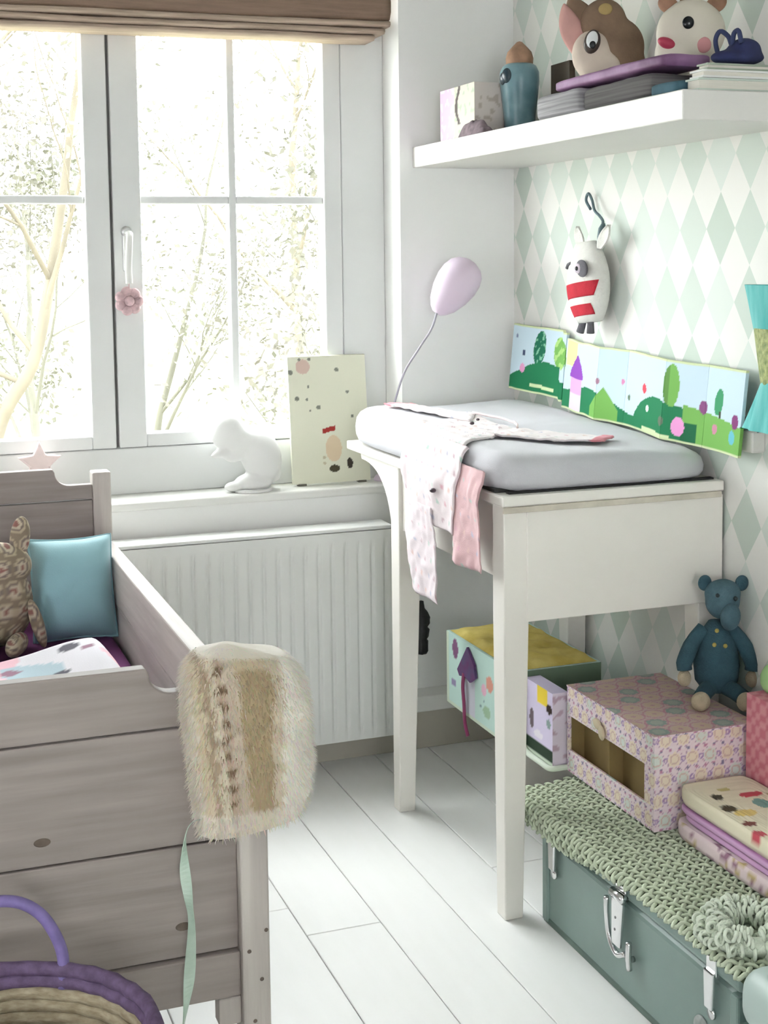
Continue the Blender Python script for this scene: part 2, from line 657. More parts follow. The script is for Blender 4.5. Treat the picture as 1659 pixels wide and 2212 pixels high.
# ================================================================== CHANGING TABLE
TW = mat('cream_white_table_paint', (0.82, 0.79, 0.735), 0.4, 0.04, 5, bump=0.05, bscale=30)
tb = thing('changing_table', (1.28, 2.6, 0), 'cream white wooden table with tapered legs holding the changing pad', 'table')
m = MB().box(1.048, 1.512, 2.258, 3.13, 0.775, 0.795)
m.build('tabletop', TW, tb, bevel=0.003)
# overlay strip at the near end, slightly proud
MB().box(1.05, 1.505, 2.255, 2.262, 0.764, 0.775).build('edge_strip', mat('aged_paint_edge', (0.62, 0.57, 0.48), 0.7, 0.2, 20), tb, bevel=0.001)
MB().box(1.064, 1.080, 2.314, 2.806, 0.635, 0.775).build('side_apron', TW, tb, bevel=0.002)
MB().box(1.490, 1.506, 2.314, 2.806, 0.635, 0.775).build('side_apron', TW, tb, bevel=0.002)
MB().box(1.1, 1.514, 2.2645, 2.283, 0.560, 0.768).build('end_apron', TW, tb, bevel=0.002)
MB().box(1.1, 1.470, 2.836, 2.852, 0.62, 0.775).build('end_apron', TW, tb, bevel=0.002)
for (lx, ly, sx, sy) in ((1.055, 2.267, 1, 1), (1.055, 2.853, 1, -1), (1.512, 2.267, -1, 1), (1.512, 2.853, -1, -1)):
    t, b_, zt = 0.050, 0.037, 0.56
    m = MB()
    def sec(wd, z):
        xa, xb = lx, lx + sx * wd
        ya, yb = ly, ly + sy * wd
        return [(xa, ya, z), (xb, ya, z), (xb, yb, z), (xa, yb, z)]
    pts = sec(b_, 0.0) + sec(t, zt) + sec(t, 0.775)
    m.add(pts, [(0, 3, 2, 1), (0, 1, 5, 4), (1, 2, 6, 5), (2, 3, 7, 6), (3, 0, 4, 7), (4, 5, 9, 8), (5, 6, 10, 9), (6, 7, 11, 10), (7, 4, 8, 11), (8, 9, 10, 11)])
    m.build('leg', TW, tb, bevel=0.0025)
# curved brackets carrying the overhang towards the window
for bx in (1.058, 1.484):
    poly = [(2.853, 0.775), (2.853, 0.60)]
    for k in range(13):
        a = k / 12
        poly.append((2.853 + 0.20 * (a ** 1.7), 0.60 + 0.16 * (1 - (1 - a) ** 2.2)))
    poly += [(3.06, 0.775)]
    MB().prism(poly, (bx, 0, 0), (0, 1, 0), (0, 0, 1), (1, 0, 0), 0.022).build('bracket', TW, tb, bevel=0.002)

# ---- changing pad
PADM = mat('grey_jersey_cover', (0.55, 0.545, 0.575), 0.9, 0.06, 5, bump=0.25, bscale=600, sheen=0.2)
pad = thing('changing_pad', (1.28, 2.7, 0.796), 'pale grey fabric changing pad lying on the table', 'changing pad')
PX0, PX1, PY0, PY1 = 1.040, 1.512, 2.272, 3.118


def pad_top(x, y):
    fy = (y - PY0) / (PY1 - PY0)
    fx = (x - PX0) / (PX1 - PX0)
    z = 0.868 + 0.014 * fy - 0.020 * fx * (1 - fy)
    z -= 0.010 * math.exp(-((fx - 0.5) / 0.25) ** 2) * smooth01(fy * 4)
    z += 0.0035 * nz(x, y, 0.3, 9) + 0.002 * nz(x, y, 2.3, 25)
    return z


def padP(u, v):
    # u around the height profile, v along... build as a rounded slab: top map
    x = PX0 + (PX1 - PX0) * u
    y = PY0 + (PY1 - PY0) * v
    return x, y


m = MB()
N1, N2 = 40, 64
rim = 0.030
# rings from bottom edge up over the shoulder to the top centre
ring_n = 2 * (N1 + N2)


def rect_pt(t, inset):
    """t in [0,1) around a rounded rectangle inset by inset"""
    x0, x1, y0, y1 = PX0 + inset, PX1 - inset, PY0 + inset, PY1 - inset
    r = max(0.002, 0.035 - inset * 0.4)
    a = t * 4
    # superellipse like walk
    ang = t * 2 * PI
    cx, cy = (x0 + x1) / 2, (y0 + y1) / 2
    c, s_ = math.cos(ang), math.sin(ang)
    n = 9.0
    k = (abs(c) ** n + abs(s_) ** n) ** (-1 / n)
    return cx + (x1 - x0) / 2 * c * k, cy + (y1 - y0) / 2 * s_ * k


levels = [(0.018, 0.000), (0.006, 0.006), (0.001, 0.018), (0.0, 0.034), (0.003, 0.052), (0.010, 0.064), (0.020, 0.071), (0.034, 0.0745)]
NR = 180
vs, fs = [], []
for (ins, hh) in levels:
    for k in range(NR):
        xx, yy = rect_pt(k / NR, ins)
        zt = pad_top(xx, yy)
        z = 0.797 + hh / 0.0745 * (zt - 0.797)
        bul = 0.003 * nz(xx * 7, yy * 7, hh * 30)
        vs.append((xx + bul, yy + bul, z))
for j in range(1, 9):
    sc = 1 - j / 9.0
    for k in range(NR):
        xx, yy = rect_pt(k / NR, 0.034)
        cx, cy = (PX0 + PX1) / 2, (PY0 + PY1) / 2
        xx, yy = cx + (xx - cx) * sc, cy + (yy - cy) * sc
        vs.append((xx, yy, pad_top(xx, yy)))
nl = len(levels) + 8
vs.append(((PX0 + PX1) / 2, (PY0 + PY1) / 2, pad_top((PX0 + PX1) / 2, (PY0 + PY1) / 2)))
for i in range(nl - 1):
    for k in range(NR):
        fs.append((i * NR + k, i * NR + (k + 1) % NR, (i + 1) * NR + (k + 1) % NR, (i + 1) * NR + k))
for k in range(NR):
    fs.append(((nl - 1) * NR + k, (nl - 1) * NR + (k + 1) % NR, nl * NR))
fs.append(tuple(reversed(range(NR))))
m.add(vs, fs)
m.build('cover', PADM, pad, smooth=True)
MB().box(1.052, 1.10, 2.30, 2.36, 0.7955, 0.803).build('strap', mat('black_strap', (0.015, 0.015, 0.015), 0.7), pad, bevel=0.002, label='black safety strap under the pad')
MB().box(1.07, 1.50, 2.276, 2.29, 0.7952, 0.7985).build('under_strip', mat('black_strap', (0.015, 0.015, 0.015), 0.7), pad)  # thin black strip in the crease beneath the pad's near edge

# ================================================================== BED
def wood(name, c1, c2, stretch):
    return mat(name, c1, 0.62, 0, 4.0, stretch, bump=0.25, bscale=14, color2=c2)


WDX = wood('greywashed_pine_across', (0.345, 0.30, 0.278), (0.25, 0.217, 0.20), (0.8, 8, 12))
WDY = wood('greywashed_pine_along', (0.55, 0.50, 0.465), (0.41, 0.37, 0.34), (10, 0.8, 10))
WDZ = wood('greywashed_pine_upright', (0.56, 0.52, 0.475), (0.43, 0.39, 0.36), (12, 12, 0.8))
KNOT = mat('pine_knot', (0.13, 0.10, 0.08), 0.7, 0.3, 60)
bed = thing('child_bed', (-0.04, 2.3, 0), 'grey washed pine child bed in the left foreground', 'bed')
BX1, BX0 = 0.452, -0.53
BCX = (BX0 + BX1) / 2


def shoulder(z_side, z_mid, half, y, zb):
    """outline in x,z of a board with raised centre and curved shoulders"""
    xs = BX1 - 0.037
    xl = BX0 + 0.037
    pts = [(xl, zb), (xs, zb), (xs, z_side)]
    xe = xs - half
    for k in range(9):
        a = k / 8 * PI / 2
        pts.append((xe + 0.028 - 0.028 * math.sin(a), z_side + 0.030 - 0.030 * math.cos(a)) if False else
                   (xe + 0.030 * (1 - math.sin(a)), z_side + 0.028 * (1 - math.cos(a))))
    pts.append((xe - 0.004, z_mid))
    pts.append((xl + half + 0.004, z_mid))
    for k in range(8, -1, -1):
        a = k / 8 * PI / 2
        pts.append((xl + half - 0.030 * (1 - math.sin(a)), z_side + 0.028 * (1 - math.cos(a))))
    pts.append((xl, z_side))
    return pts


def board_panel(yf, th, z_list, zmid, zside, half):
    """boards stacked from z_list, the top one shaped"""
    for i in range(len(z_list) - 1):
        MB().box(BX0 + 0.037, BX1 - 0.037, yf, yf + th, z_list[i] + 0.0012, z_list[i + 1] - 0.0012).build('plank', WDX, bed, bevel=0.002)
    pts = shoulder(zside, zmid, half, yf, z_list[-1] + 0.0012)
    MB().prism(pts, (0, yf, 0), (1, 0, 0), (0, 0, 1), (0, 1, 0), th).build('plank', WDX, bed, bevel=0.002)


# foot end
board_panel(1.708, 0.022, [0.333, 0.4815, 0.636], 0.716, 0.682, 0.108)
MB().box(BX0 + 0.037, BX1 - 0.037, 1.700, 1.730, 0.272, 0.3325).build('lower_rail', WDX, bed, bevel=0.003)
# head end
board_panel(2.885, 0.022, [0.36, 0.52, 0.632, 0.737], 0.803, 0.768, 0.075)
MB().box(BX0 + 0.037, BX1 - 0.037, 2.88, 2.91, 0.272, 0.345).build('lower_rail', WDX, bed, bevel=0.003)
# posts
for (px_, py_, hz) in ((BX1 - 0.037, 1.690, 0.705), (BX0, 1.690, 0.705), (BX1 - 0.037, 2.878, 0.793), (BX0, 2.878, 0.793)):
    MB().box(px_, px_ + 0.037, py_, py_ + 0.042, 0, hz).build('post', WDZ, bed, bevel=0.003)
# small brace block inside the front post
MB().box(0.385, 0.4148, 1.70, 1.725, 0.235, 0.272).build('brace_block', WDZ, bed, bevel=0.002)
# side boards
for xs in (BX1 - 0.027, BX0 + 0.004):
    MB().box(xs, xs + 0.024, 1.732, 2.878, 0.36, 0.560).build('side_board', WDY, bed, bevel=0.002)
    MB().box(xs - 0.002, xs + 0.026, 1.732, 2.878, 0.562, 0.650).build('side_rail', WDY, bed, bevel=0.003)
for (kx, kz) in ((0.171, 0.513), (0.343, 0.375)):
    MB().lathe([(0.0, 0), (0.009, 0), (0.008, 0.0006), (0.0, 0.0008)], (kx, 1.7078, kz), (0, -1, 0), 16).xf(
        Matrix.Translation((kx, 0, kz)) @ Matrix.Diagonal((1.15, 1, 0.62, 1)) @ Matrix.Translation((-kx, 0, -kz))).build('knot', KNOT, bed)
for (kx, kz) in ((0.447, 0.36), (0.44, 0.295), (0.424, 0.335), (0.43, 0.24)):
    MB().lathe([(0.0, 0), (0.0028, 0), (0.0022, 0.0004), (0.0, 0.0005)], (kx, 1.6897, kz), (0, -1, 0), 10).build('dent', KNOT, bed)
SHEET = mat('plum_cotton_sheet', (0.16, 0.035, 0.14), 0.9, 0.25, 10, bump=0.2, bscale=300)
MB().box(BX0 + 0.035, BX1 - 0.032, 1.735, 2.880, 0.40, 0.505).build('mattress', SHEET, bed, bevel=0.02, bseg=4, smooth=True)
MB().box(BX0 + 0.03, BX1 - 0.030, 1.733, 2.882, 0.365, 0.40).build('slat_base', WDX, bed)

# ================================================================== BEDDING
# ---- blue cushion
def cushion(name, c, wx, wz, th, tilt, mtl, label, cat, edge_mat=None):
    t = thing(name, (c[0], c[1], c[2] - wz / 2), label, cat)
    R = Matrix.Translation(Vector(c)) @ Matrix.Rotation(tilt, 4, 'X')
    N = 28

    def prof(u, v):
        a = (1 - abs(2 * u - 1) ** 3.2)
        b = (1 - abs(2 * v - 1) ** 3.2)
        return th * (max(0, a * b)) ** 0.55

    def pt(u, v, s):
        x = (u - 0.5) * wx
        z = (v - 0.5) * wz
        pinch = 1 - 0.10 * (1 - abs(2 * v - 1) ** 2) * 0.6
        pinch2 = 1 - 0.10 * (1 - abs(2 * u - 1) ** 2) * 0.6
        w_ = 0.004 * nz(x * 22, z * 22, s * 3.1)
        return R @ Vector((x * pinch, s * prof(u, v) + w_, z * pinch2))
    m = MB().grid(lambda u, v: pt(u, v, -1), N, N)
    m.build('cushion_cover', mtl, t, smooth=True)
    MB().grid(lambda u, v: pt(1 - u, v, 1), N, N).build('cushion_back', edge_mat or mtl, t, smooth=True)
    loop = []
    for k in range(4):
        for j in range(N):
            s = j / N
            u, v = [(s, 0), (1, s), (1 - s, 1), (0, 1 - s)][k]
            loop.append(pt(u, v, 0))
    MB().tube(loop, 0.0028, 6, closed=True).build('piping', mtl, t, smooth=True)
    return t


cushion('cushion', (0.345, 2.70, 0.598), 0.158, 0.198, 0.055, -0.30, mat('powder_blue_cotton', (0.27, 0.47, 0.52), 0.8, 0.12, 6, bump=0.15, bscale=400, sheen=0.3),
        'powder blue square cushion leaning in the corner of the bed', 'cushion', mat('mauve_piping', (0.24, 0.14, 0.24), 0.8))

# ---- patterned rabbit doll
def doll_print(p):
    s = 0.040
    u, v = (p.x + 0.4 * p.y) / s, p.z / s
    j = math.floor(v)
    i = math.floor(u + 0.5 * (j % 2))
    du, dv = u + 0.5 * (j % 2) - i - 0.5, v - j - 0.5
    d = math.hypot(du, dv)
    base = L(136, 124, 106)
    if d < 0.13:
        return L(140, 100, 92)
    if d < 0.26:
        return L(190, 178, 156)
    if d < 0.36:
        return L(124, 112, 104)
    if d < 0.45:
        return L(180, 166, 140)
    return base


def paint(m, fn):
    m.c = [fn(p) for p in m.v]
    return m


PRN = print_mat('printed_cotton', 0.9, 0.2, 500, 0.1)
doll = thing('rabbit_doll', (0.20, 2.64, 0.505), 'brown patterned fabric rabbit doll sitting beside the blue cushion', 'doll')
m = MB().ellip((0.198, 2.66, 0.590), (0.068, 0.042, 0.082), seg=56, rings=48)
paint(m, doll_print).build('body', PRN, doll, smooth=True)
m = MB().ellip((0.200, 2.66, 0.660), (0.066, 0.036, 0.046), seg=56, rings=44)
paint(m, doll_print).build('head', PRN, doll, smooth=True)
for sx in (-1, 1):
    m = MB().ellip((0.200 + sx * 0.046, 2.66, 0.712), (0.0185, 0.012, 0.040), Ry(0.12 * sx), seg=32, rings=32)
    paint(m, doll_print).build('ear', PRN, doll, smooth=True)
    m = MB().ellip((0.198 + sx * 0.070, 2.62, 0.556), (0.012, 0.014, 0.048), Ry(-0.25 * sx), seg=24, rings=24)
    paint(m, doll_print).build('arm', PRN, doll, smooth=True)
    m = MB().ellip((0.198 + sx * 0.03, 2.60, 0.525), (0.018, 0.055, 0.019), Rz(-0.3 * sx), seg=24, rings=24)
    paint(m, doll_print).build('leg', PRN, doll, smooth=True)

# ---- printed duvet at the foot of the bed
def duvet_print(x, y):
    c = L(226, 222, 228)
    if nz(x * 6 + 3, y * 6) > -0.05 and x > 0.10:
        c = L(236, 190, 202)
    if nz(x * 7 - 9, y * 7 + 4) > 0.34:
        c = L(176, 196, 206)
    for (cx, cy, r) in ((0.18, 2.18, 0.016), (0.275, 2.215, 0.018), (0.30, 2.19, 0.012), (0.36, 2.25, 0.015), (0.25, 2.12, 0.015), (0.05, 2.2, 0.02), (0.16, 2.05, 0.02), (0.33, 2.05, 0.018)):
        if math.hypot((x - cx), (y - cy) * 1.3) < r:
            c = L(84, 80, 92) if int(cx * 100) % 2 else L(150, 110, 130)
    return c


def duvetP(u, v):
    x = -0.45 + 0.855 * u
    y = 1.778 + 0.517 * v
    e = min(smooth01((1 - u) * 9), smooth01(u * 9)) * min(smooth01((1 - v) * 9), smooth01(v * 14))
    z = 0.509 + e * (0.085 + 0.018 * nz(x * 5, y * 5) + 0.016 * math.sin(x * 22 + y * 9) * 0.6 + 0.02 * smooth01((x - 0.05) / 0.3))
    return (x, y, z)


m = MB().grid(duvetP, 130, 90, lambda u, v: duvet_print(duvetP(u, v)[0], duvetP(u, v)[1]), thick=lambda u, v: (0, 0, -0.0035))
tag(m.build('duvet', PRN, None, smooth=True), 'white and pink printed duvet bunched at the foot of the bed', 'duvet')

# ================================================================== FUR HAT ON THE BED POST
def hat_ring(t):
    """t 0 bottom .. 1 top: z, xc, half width, half depth"""
    tab = [(0.00, 0.512, 0.4300, 0.0680, 0.046), (0.12, 0.538, 0.4330, 0.0750, 0.052), (0.35, 0.590, 0.4320, 0.0800, 0.056), (0.60, 0.650, 0.4280, 0.0825, 0.056),
           (0.78, 0.690, 0.4260, 0.0800, 0.054), (0.88, 0.712, 0.4240, 0.0730, 0.048), (0.95, 0.728, 0.4230, 0.0580, 0.036), (1.00, 0.736, 0.4230, 0.0200, 0.012)]
    for a, b in zip(tab[:-1], tab[1:]):
        if t <= b[0] + 1e-9:
            s = (t - a[0]) / (b[0] - a[0])
            return [a[i] + (b[i] - a[i]) * s for i in range(1, 5)]
    return list(tab[-1][1:])


def hat_pt(a, t, inset=0.0):
    z, xc, hw, hd_ = hat_ring(t)
    c, s_ = math.cos(a), math.sin(a)
    k = (abs(c) ** 3 + abs(s_) ** 3) ** (-1 / 3.0)
    bulge = 1 + 0.03 * nz(c * 3, s_ * 3, t * 4)
    dz = -0.010 * smooth01((0.25 - t) / 0.25) * math.cos(a - 0.5) + 0.006 * c * smooth01((t - 0.7) / 0.3)
    return Vector((xc + (hw - inset) * c * k * bulge, 1.700 + (hd_ - inset) * s_ * k * bulge, z - dz - inset * 0.5 * t))


def hat_col(p, t, jit=0.0):
    x = p.x - 0.02 * (0.6 - t) * (1 if p.x < 0.43 else 0)
    q = (x - 0.345) + 0.003 * nz(p.x * 90, p.y * 90, p.z * 70) + jit
    cream, tan, brown, pale = L(232, 226, 214), L(204, 188, 158), L(176, 158, 126), L(214, 205, 188)
    n_ = 0.5 + nz(p.x * 60, p.y * 60, p.z * 22)
    if q < 0.012:
        c = pale
    elif q < 0.022:
        c = L(208, 195, 168)
    elif q < 0.032:
        c = L(176, 158, 134)
    elif q < 0.040:
        c = L(214, 204, 182)
    elif q < 0.050:
        c = L(128, 106, 84) if math.sin(p.z * 300) > 0.35 and t < 0.93 else L(188, 168, 146)
    elif q < 0.066:
        c = L(200, 186, 166)
    elif q < 0.105 + 0.008 * nz(0, 0, p.z * 30):
        c = brown if 0.1 < t < 0.9 else tan
    elif q < 0.118:
        c = L(208, 196, 174)
    else:
        c = cream
    if t < 0.13:
        c = lerp(c, cream, 0.55)
    if t > 0.95:
        c = lerp(c, cream, 0.7)
    return lerp(c, tuple(k * 0.8 for k in c), max(0, min(1, n_)) * 0.5)


hat = thing('fur_hat', (0.43, 1.70, 0.512), 'cream and tan fur baby hat hung over the bed post', 'hat')
HATM = print_mat('fur_hide', 0.95, 0.6, 200, 0.4)
NA, NT = 90, 44
vs, cs, fs = [], [], []
for j in range(NT + 1):          # inner up side first (reversed), then outer
    t = 1 - j / NT
    for k in range(NA):
        p = hat_pt(2 * PI * k / NA, t, 0.006)
        vs.append(p)
        cs.append(hat_col(p, t))
for j in range(NT + 1):
    t = j / NT
    for k in range(NA):
        p = hat_pt(2 * PI * k / NA, t)
        vs.append(p)
        cs.append(hat_col(p, t))
rows = 2 * (NT + 1)
for j in range(rows - 1):
    for k in range(NA):
        fs.append((j * NA + k, j * NA + (k + 1) % NA, (j + 1) * NA + (k + 1) % NA, (j + 1) * NA + k))
fs.append(tuple(range((rows - 1) * NA, rows * NA)))
MB().add(vs, fs, cs).build('crown', HATM, hat, smooth=True)
m = MB()
for i in range(14000):
    a = RNG.uniform(0, 2 * PI)
    t = RNG.random() ** 0.9
    p = hat_pt(a, t)
    q1 = hat_pt(a + 0.02, t)
    q2 = hat_pt(a, min(1, t + 0.01)) if t < 0.985 else hat_pt(a, t - 0.01)
    nrm = (q1 - p).cross(q2 - p)
    if nrm.length < 1e-9:
        continue
    nrm.normalize()
    if nrm.dot(p - Vector((0.43, 1.70, 0.62))) < 0:
        nrm = -nrm
    d = (nrm * 0.7 + Vector((RNG.uniform(-.35, .35), RNG.uniform(-.35, .35), -0.8))).normalized()
    ln = RNG.uniform(0.004, 0.009)
    side = d.cross(nrm).normalized() * 0.0007
    c = hat_col(p, t, RNG.gauss(0, 0.0035))
    c = tuple(min(1, k * RNG.uniform(0.85, 1.12)) for k in c)
    tip = p + d * ln
    m.add([p - side, p + side, tip + side * 0.2, tip - side * 0.2], [(0, 1, 2, 3)], [c] * 4)
fo = m.build('fur', HATM, hat)
fo['kind'] = 'stuff'
RIB = mat('mint_satin_ribbon', (0.36, 0.50, 0.40), 0.35, 0.1, 20, sheen=0.2, color2=(0.55, 0.68, 0.58))
path = bez([(0.366, 1.676, 0.526), (0.352, 1.680, 0.522), (0.344, 1.684, 0.505), (0.341, 1.682, 0.470), (0.344, 1.678, 0.425), (0.347, 1.676, 0.39), (0.343, 1.674, 0.335), (0.337, 1.672, 0.29), (0.329, 1.670, 0.245), (0.322, 1.668, 0.19)], 8)
vs, fs = [], []
n = len(path)
for i, p in enumerate(path):
    tt = i / (n - 1)
    wd = 0.0015 + 0.0055 * smooth01((tt - 0.16) / 0.25)
    an = 1.2 * math.sin(tt * 9.0)
    d = Vector((math.cos(an), math.sin(an), 0)) * wd
    off = Vector((-math.sin(an), math.cos(an), 0)) * 0.0004
    vs += [p - d + off, p + d + off, p + d - off, p - d - off]
for i in range(n - 1):
    for k in range(4):
        fs.append((i * 4 + k, i * 4 + (k + 1) % 4, (i + 1) * 4 + (k + 1) % 4, (i + 1) * 4 + k))
fs += [(3, 2, 1, 0), tuple((n - 1) * 4 + k for k in range(4))]
MB().add(vs, fs).build('ribbon', RIB, hat, label='long mint satin tie ribbon')

# ================================================================== BASKET
bk = thing('coiled_basket', (0.09, 1.435, 0.0), 'woven seagrass basket with purple coiled rim, bottom left corner', 'basket')
SEA = mat('seagrass_coil', (0.46, 0.40, 0.28), 0.85, 0, 60, (1, 1, 3), bump=0.6, bscale=160, color2=(0.27, 0.22, 0.14))
PUR = mat('purple_raffia', (0.15, 0.10, 0.19), 0.8, 0.3, 80, bump=0.5, bscale=200)
NC = 30
for i in range(NC):
    z = 0.010 + i * 0.0140
    R = 0.088 + 0.075 * smooth01(i / (NC - 1)) ** 0.8
    top = i >= NC - 2
    rr = 0.0085
    m = MB()
    pts = []
    for k in range(64):
        a = 2 * PI * k / 64
        w_ = 1 + 0.006 * nz(math.cos(a) * 3, math.sin(a) * 3, i * 0.7)
        pts.append((0.09 + R * w_ * math.cos(a), 1.435 + R * w_ * math.sin(a), z + 0.0015 * nz(math.cos(a) * 4, math.sin(a) * 4, i)))
    m.tube(pts, [rr * (1 + 0.10 * math.sin(k * 9.7)) for k in range(64)], 8, closed=True)
    m.build('coil', PUR if top else SEA, bk, smooth=True)
MB().lathe([(0.0, 0.002), (0.086, 0.002), (0.088, 0.008), (0.0, 0.010)], (0.09, 1.435, 0), seg=40).build('base', SEA, bk, smooth=True)
hpts = bez([(0.175, 1.572, 0.395), (0.176, 1.575, 0.432), (0.166, 1.580, 0.462), (0.150, 1.586, 0.484), (0.125, 1.590, 0.498), (0.09, 1.592, 0.500), (0.05, 1.590, 0.49), (0.02, 1.580, 0.45), (0.012, 1.575, 0.395)], 8)
MB().tube(hpts, 0.0068, 10).build('handle', mat('purple_cord_handle', (0.22, 0.17, 0.40), 0.6, 0.2, 50), bk, smooth=True)

# ================================================================== GREEN METAL TRUNK
TG = mat('sage_green_metal', (0.225, 0.315, 0.285), 0.38, 0.12, 5, bump=0.05, bscale=60, spec=0.5)
TGD = mat('dark_green_metal_edge', (0.10, 0.155, 0.13), 0.4, 0.2, 10)
CHR = mat('chromed_steel', (0.75, 0.75, 0.76), 0.18, 0.1, 30, metal=1.0)
tr = thing('metal_trunk', (1.30, 1.93, 0), 'sage green metal trunk with chrome latches on the floor at right', 'trunk')
TX0, TX1, TY0, TY1, TZ = 1.125, 1.498, 1.625, 2.245, 0.205
MB().box(TX0, TX1, TY0, TY1, 0.0, 0.168).build('body', TG, tr, bevel=0.012, bseg=3)
MB().box(TX0 - 0.004, TX1 + 0.002, TY0 - 0.004, TY1 + 0.004, 0.170, TZ).build('lid', TG, tr, bevel=0.010, bseg=3)
MB().box(TX0 - 0.002, TX1, TY0 - 0.002, TY1 + 0.002, 0.0, 0.012).build('base_strip', TGD, tr, bevel=0.002)
for yy in (TY0 - 0.001, TY1 - 0.020):
    MB().box(TX0 - 0.0055, TX0 + 0.02, yy, yy + 0.021, 0.004, 0.166).build('corner_strip', TG, tr, bevel=0.004)


def latch(y, big):
    la = MB()
    x = TX0
    if big:
        la.box(x - 0.009, x - 0.003, y - 0.016, y + 0.016, 0.174, 0.204)
        o = la.build('latch_plate', CHR, tr, bevel=0.002)
        MB().tube([(x - 0.012, y - 0.019, 0.176), (x - 0.012, y + 0.019, 0.176)], 0.0085, 10).build('hinge_barrel', CHR, o, smooth=True)
        s = MB()
        s.hexa([(x - 0.020, y - 0.016, 0.094), (x - 0.014, y - 0.016, 0.092), (x - 0.014, y + 0.010, 0.092), (x - 0.020, y + 0.010, 0.094),
                (x - 0.016, y - 0.018, 0.174), (x - 0.008, y - 0.018, 0.174), (x - 0.008, y + 0.018, 0.174), (x - 0.016, y + 0.018, 0.174)])
        s.build('hasp', CHR, o, bevel=0.002)
        MB().tube(bez([(x - 0.020, y + 0.026, 0.165), (x - 0.016, y + 0.031, 0.130), (x - 0.014, y + 0.026, 0.095), (x - 0.016, y - 0.002, 0.078), (x - 0.014, y - 0.026, 0.088)], 6), 0.0048, 8).build('bail', CHR, o, smooth=True)
        MB().tube([(x - 0.002, y - 0.034, 0.082), (x - 0.016, y - 0.034, 0.082)], 0.005, 10).build('staple', CHR, o, smooth=True)
        MB().tube(bez([(x - 0.012, y - 0.034, 0.112), (x - 0.014, y - 0.036, 0.092), (x - 0.012, y - 0.036, 0.066)], 5), 0.005, 8).build('pin', CHR, o, smooth=True)
        for zz in (0.120, 0.140):
            MB().lathe([(0.0, 0), (0.003, 0), (0.002, 0.0015), (0.0, 0.002)], (x - 0.019 + (zz - 0.1) * 0.05, y, zz), (-1, 0, 0), 10).build('rivet', mat('dark_steel', (0.2, 0.2, 0.2), 0.4, metal=0.6), o)
    else:
        la.box(x - 0.008, x - 0.003, y - 0.013, y + 0.013, 0.170, 0.198)
        o = la.build('clasp_plate', CHR, tr, bevel=0.002)
        s = MB()
        s.hexa([(x - 0.013, y - 0.010, 0.118), (x - 0.008, y - 0.010, 0.118), (x - 0.008, y + 0.010, 0.118), (x - 0.013, y + 0.010, 0.118),
                (x - 0.013, y - 0.013, 0.176), (x - 0.006, y - 0.013, 0.176), (x - 0.006, y + 0.013, 0.176), (x - 0.013, y + 0.013, 0.176)])
        s.build('clasp_tongue', CHR, o, bevel=0.002)
        MB().lathe([(0.0, 0), (0.010, 0), (0.009, 0.004), (0.0, 0.005)], (x - 0.004, y, 0.110), (-1, 0, 0), 16).build('clasp_button', CHR, o, smooth=True)


latch(1.953, True)
latch(2.196, False)
latch(1.690, False)
MB().lathe([(0.0, 0), (0.020, 0), (0.019, 0.003), (0.010, 0.005), (0.0, 0.006)], (TX0 - 0.0005, 1.722, 0.068), (-1, 0, 0), 24).build('emblem', mat('worn_emblem', (0.42, 0.45, 0.43), 0.5, 0.3, 60), tr, smooth=True)

# ---- crocheted net cloth over the trunk
cr = thing('crochet_cloth', (1.30, 1.95, 0.206), 'sage crocheted net cloth spread over the metal trunk', 'cloth')
CY0, CY1 = 1.600, 2.385
CX1 = 1.456


def clothP(s, y):
    """s: metres from the wall side edge (x=1.49) towards the room, then over the front edge"""
    f = (y - CY0) / (CY1 - CY0)
    over = s - (CX1 - TX0 + 0.008)
    zt = 0.2085 - 0.03 * smooth01((y - 2.26) / 0.16) * smooth01((s - 0.16) / 0.1) * 0.5 + 0.0015 * nz(s * 14, y * 14)
    if over <= 0:
        return Vector((CX1 - s, y, zt))
    q = min(over, 0.010)
    a = q / 0.010 * PI / 2
    x = TX0 - 0.008 - 0.006 * math.sin(a)
    z = zt - 0.006 * (1 - math.cos(a)) - max(0, over - 0.010)
    return Vector((x - 0.002 * nz(y * 20), y, z))


def s_end(y):
    f = (y - CY0) / (CY1 - CY0)
    return CX1 - TX0 + 0.008 + 0.010 + 0.030 * smooth01((f - 0.35) / 0.4) - 0.05 * smooth01((f - 0.86) / 0.14)


m = MB().grid(lambda u, v: clothP(u * s_end(CY0 + v * (CY1 - CY0)), CY0 + v * (CY1 - CY0)), 50, 90, thick=lambda u, v: (0.0012, 0, -0.0012))
m.build('backing', mat('dark_net_backing', (0.085, 0.11, 0.065), 0.95, 0.2, 30), cr, smooth=True)  # dark sheet under the net, making its holes dark
YARN = mat('sage_yarn', (0.58, 0.645, 0.49), 0.95, 0.12, 60, bump=0.4, bscale=500)
m = MB()
sp = 0.0205
for d in (-1, 1):
    c = -1.2
    while c < 1.6:
        pts = []
        y = CY0
        i = 0
        while y <= CY1:
            s = c + d * (y - CY0)
            if 0.0 <= s <= s_end(y):
                p = clothP(s, y)
                up = 0.0034 + 0.0022 * math.cos(PI * (y - CY0) / (sp / 2) + (0 if d > 0 else PI))
                if s > CX1 - TX0 + 0.010:
                    p = p + Vector((-up, 0, 0))
                else:
                    p = p + Vector((0, 0, up))
                pts.append(p)
            elif pts:
                if len(pts) > 3:
                    m.tube(pts, 0.0036, 5, cap=True)
                pts = []
            y += sp / 8
        if len(pts) > 3:
            m.tube(pts, 0.0036, 5)
        c += sp
no = m.build('net', YARN, cr, smooth=True)
no['kind'] = 'stuff'
YARN2 = mat('pale_sage_yarn', (0.70, 0.76, 0.64), 0.95, 0.1, 60, bump=0.4, bscale=500)
m = MB()
c0 = Vector((1.180, 1.690, 0.230))
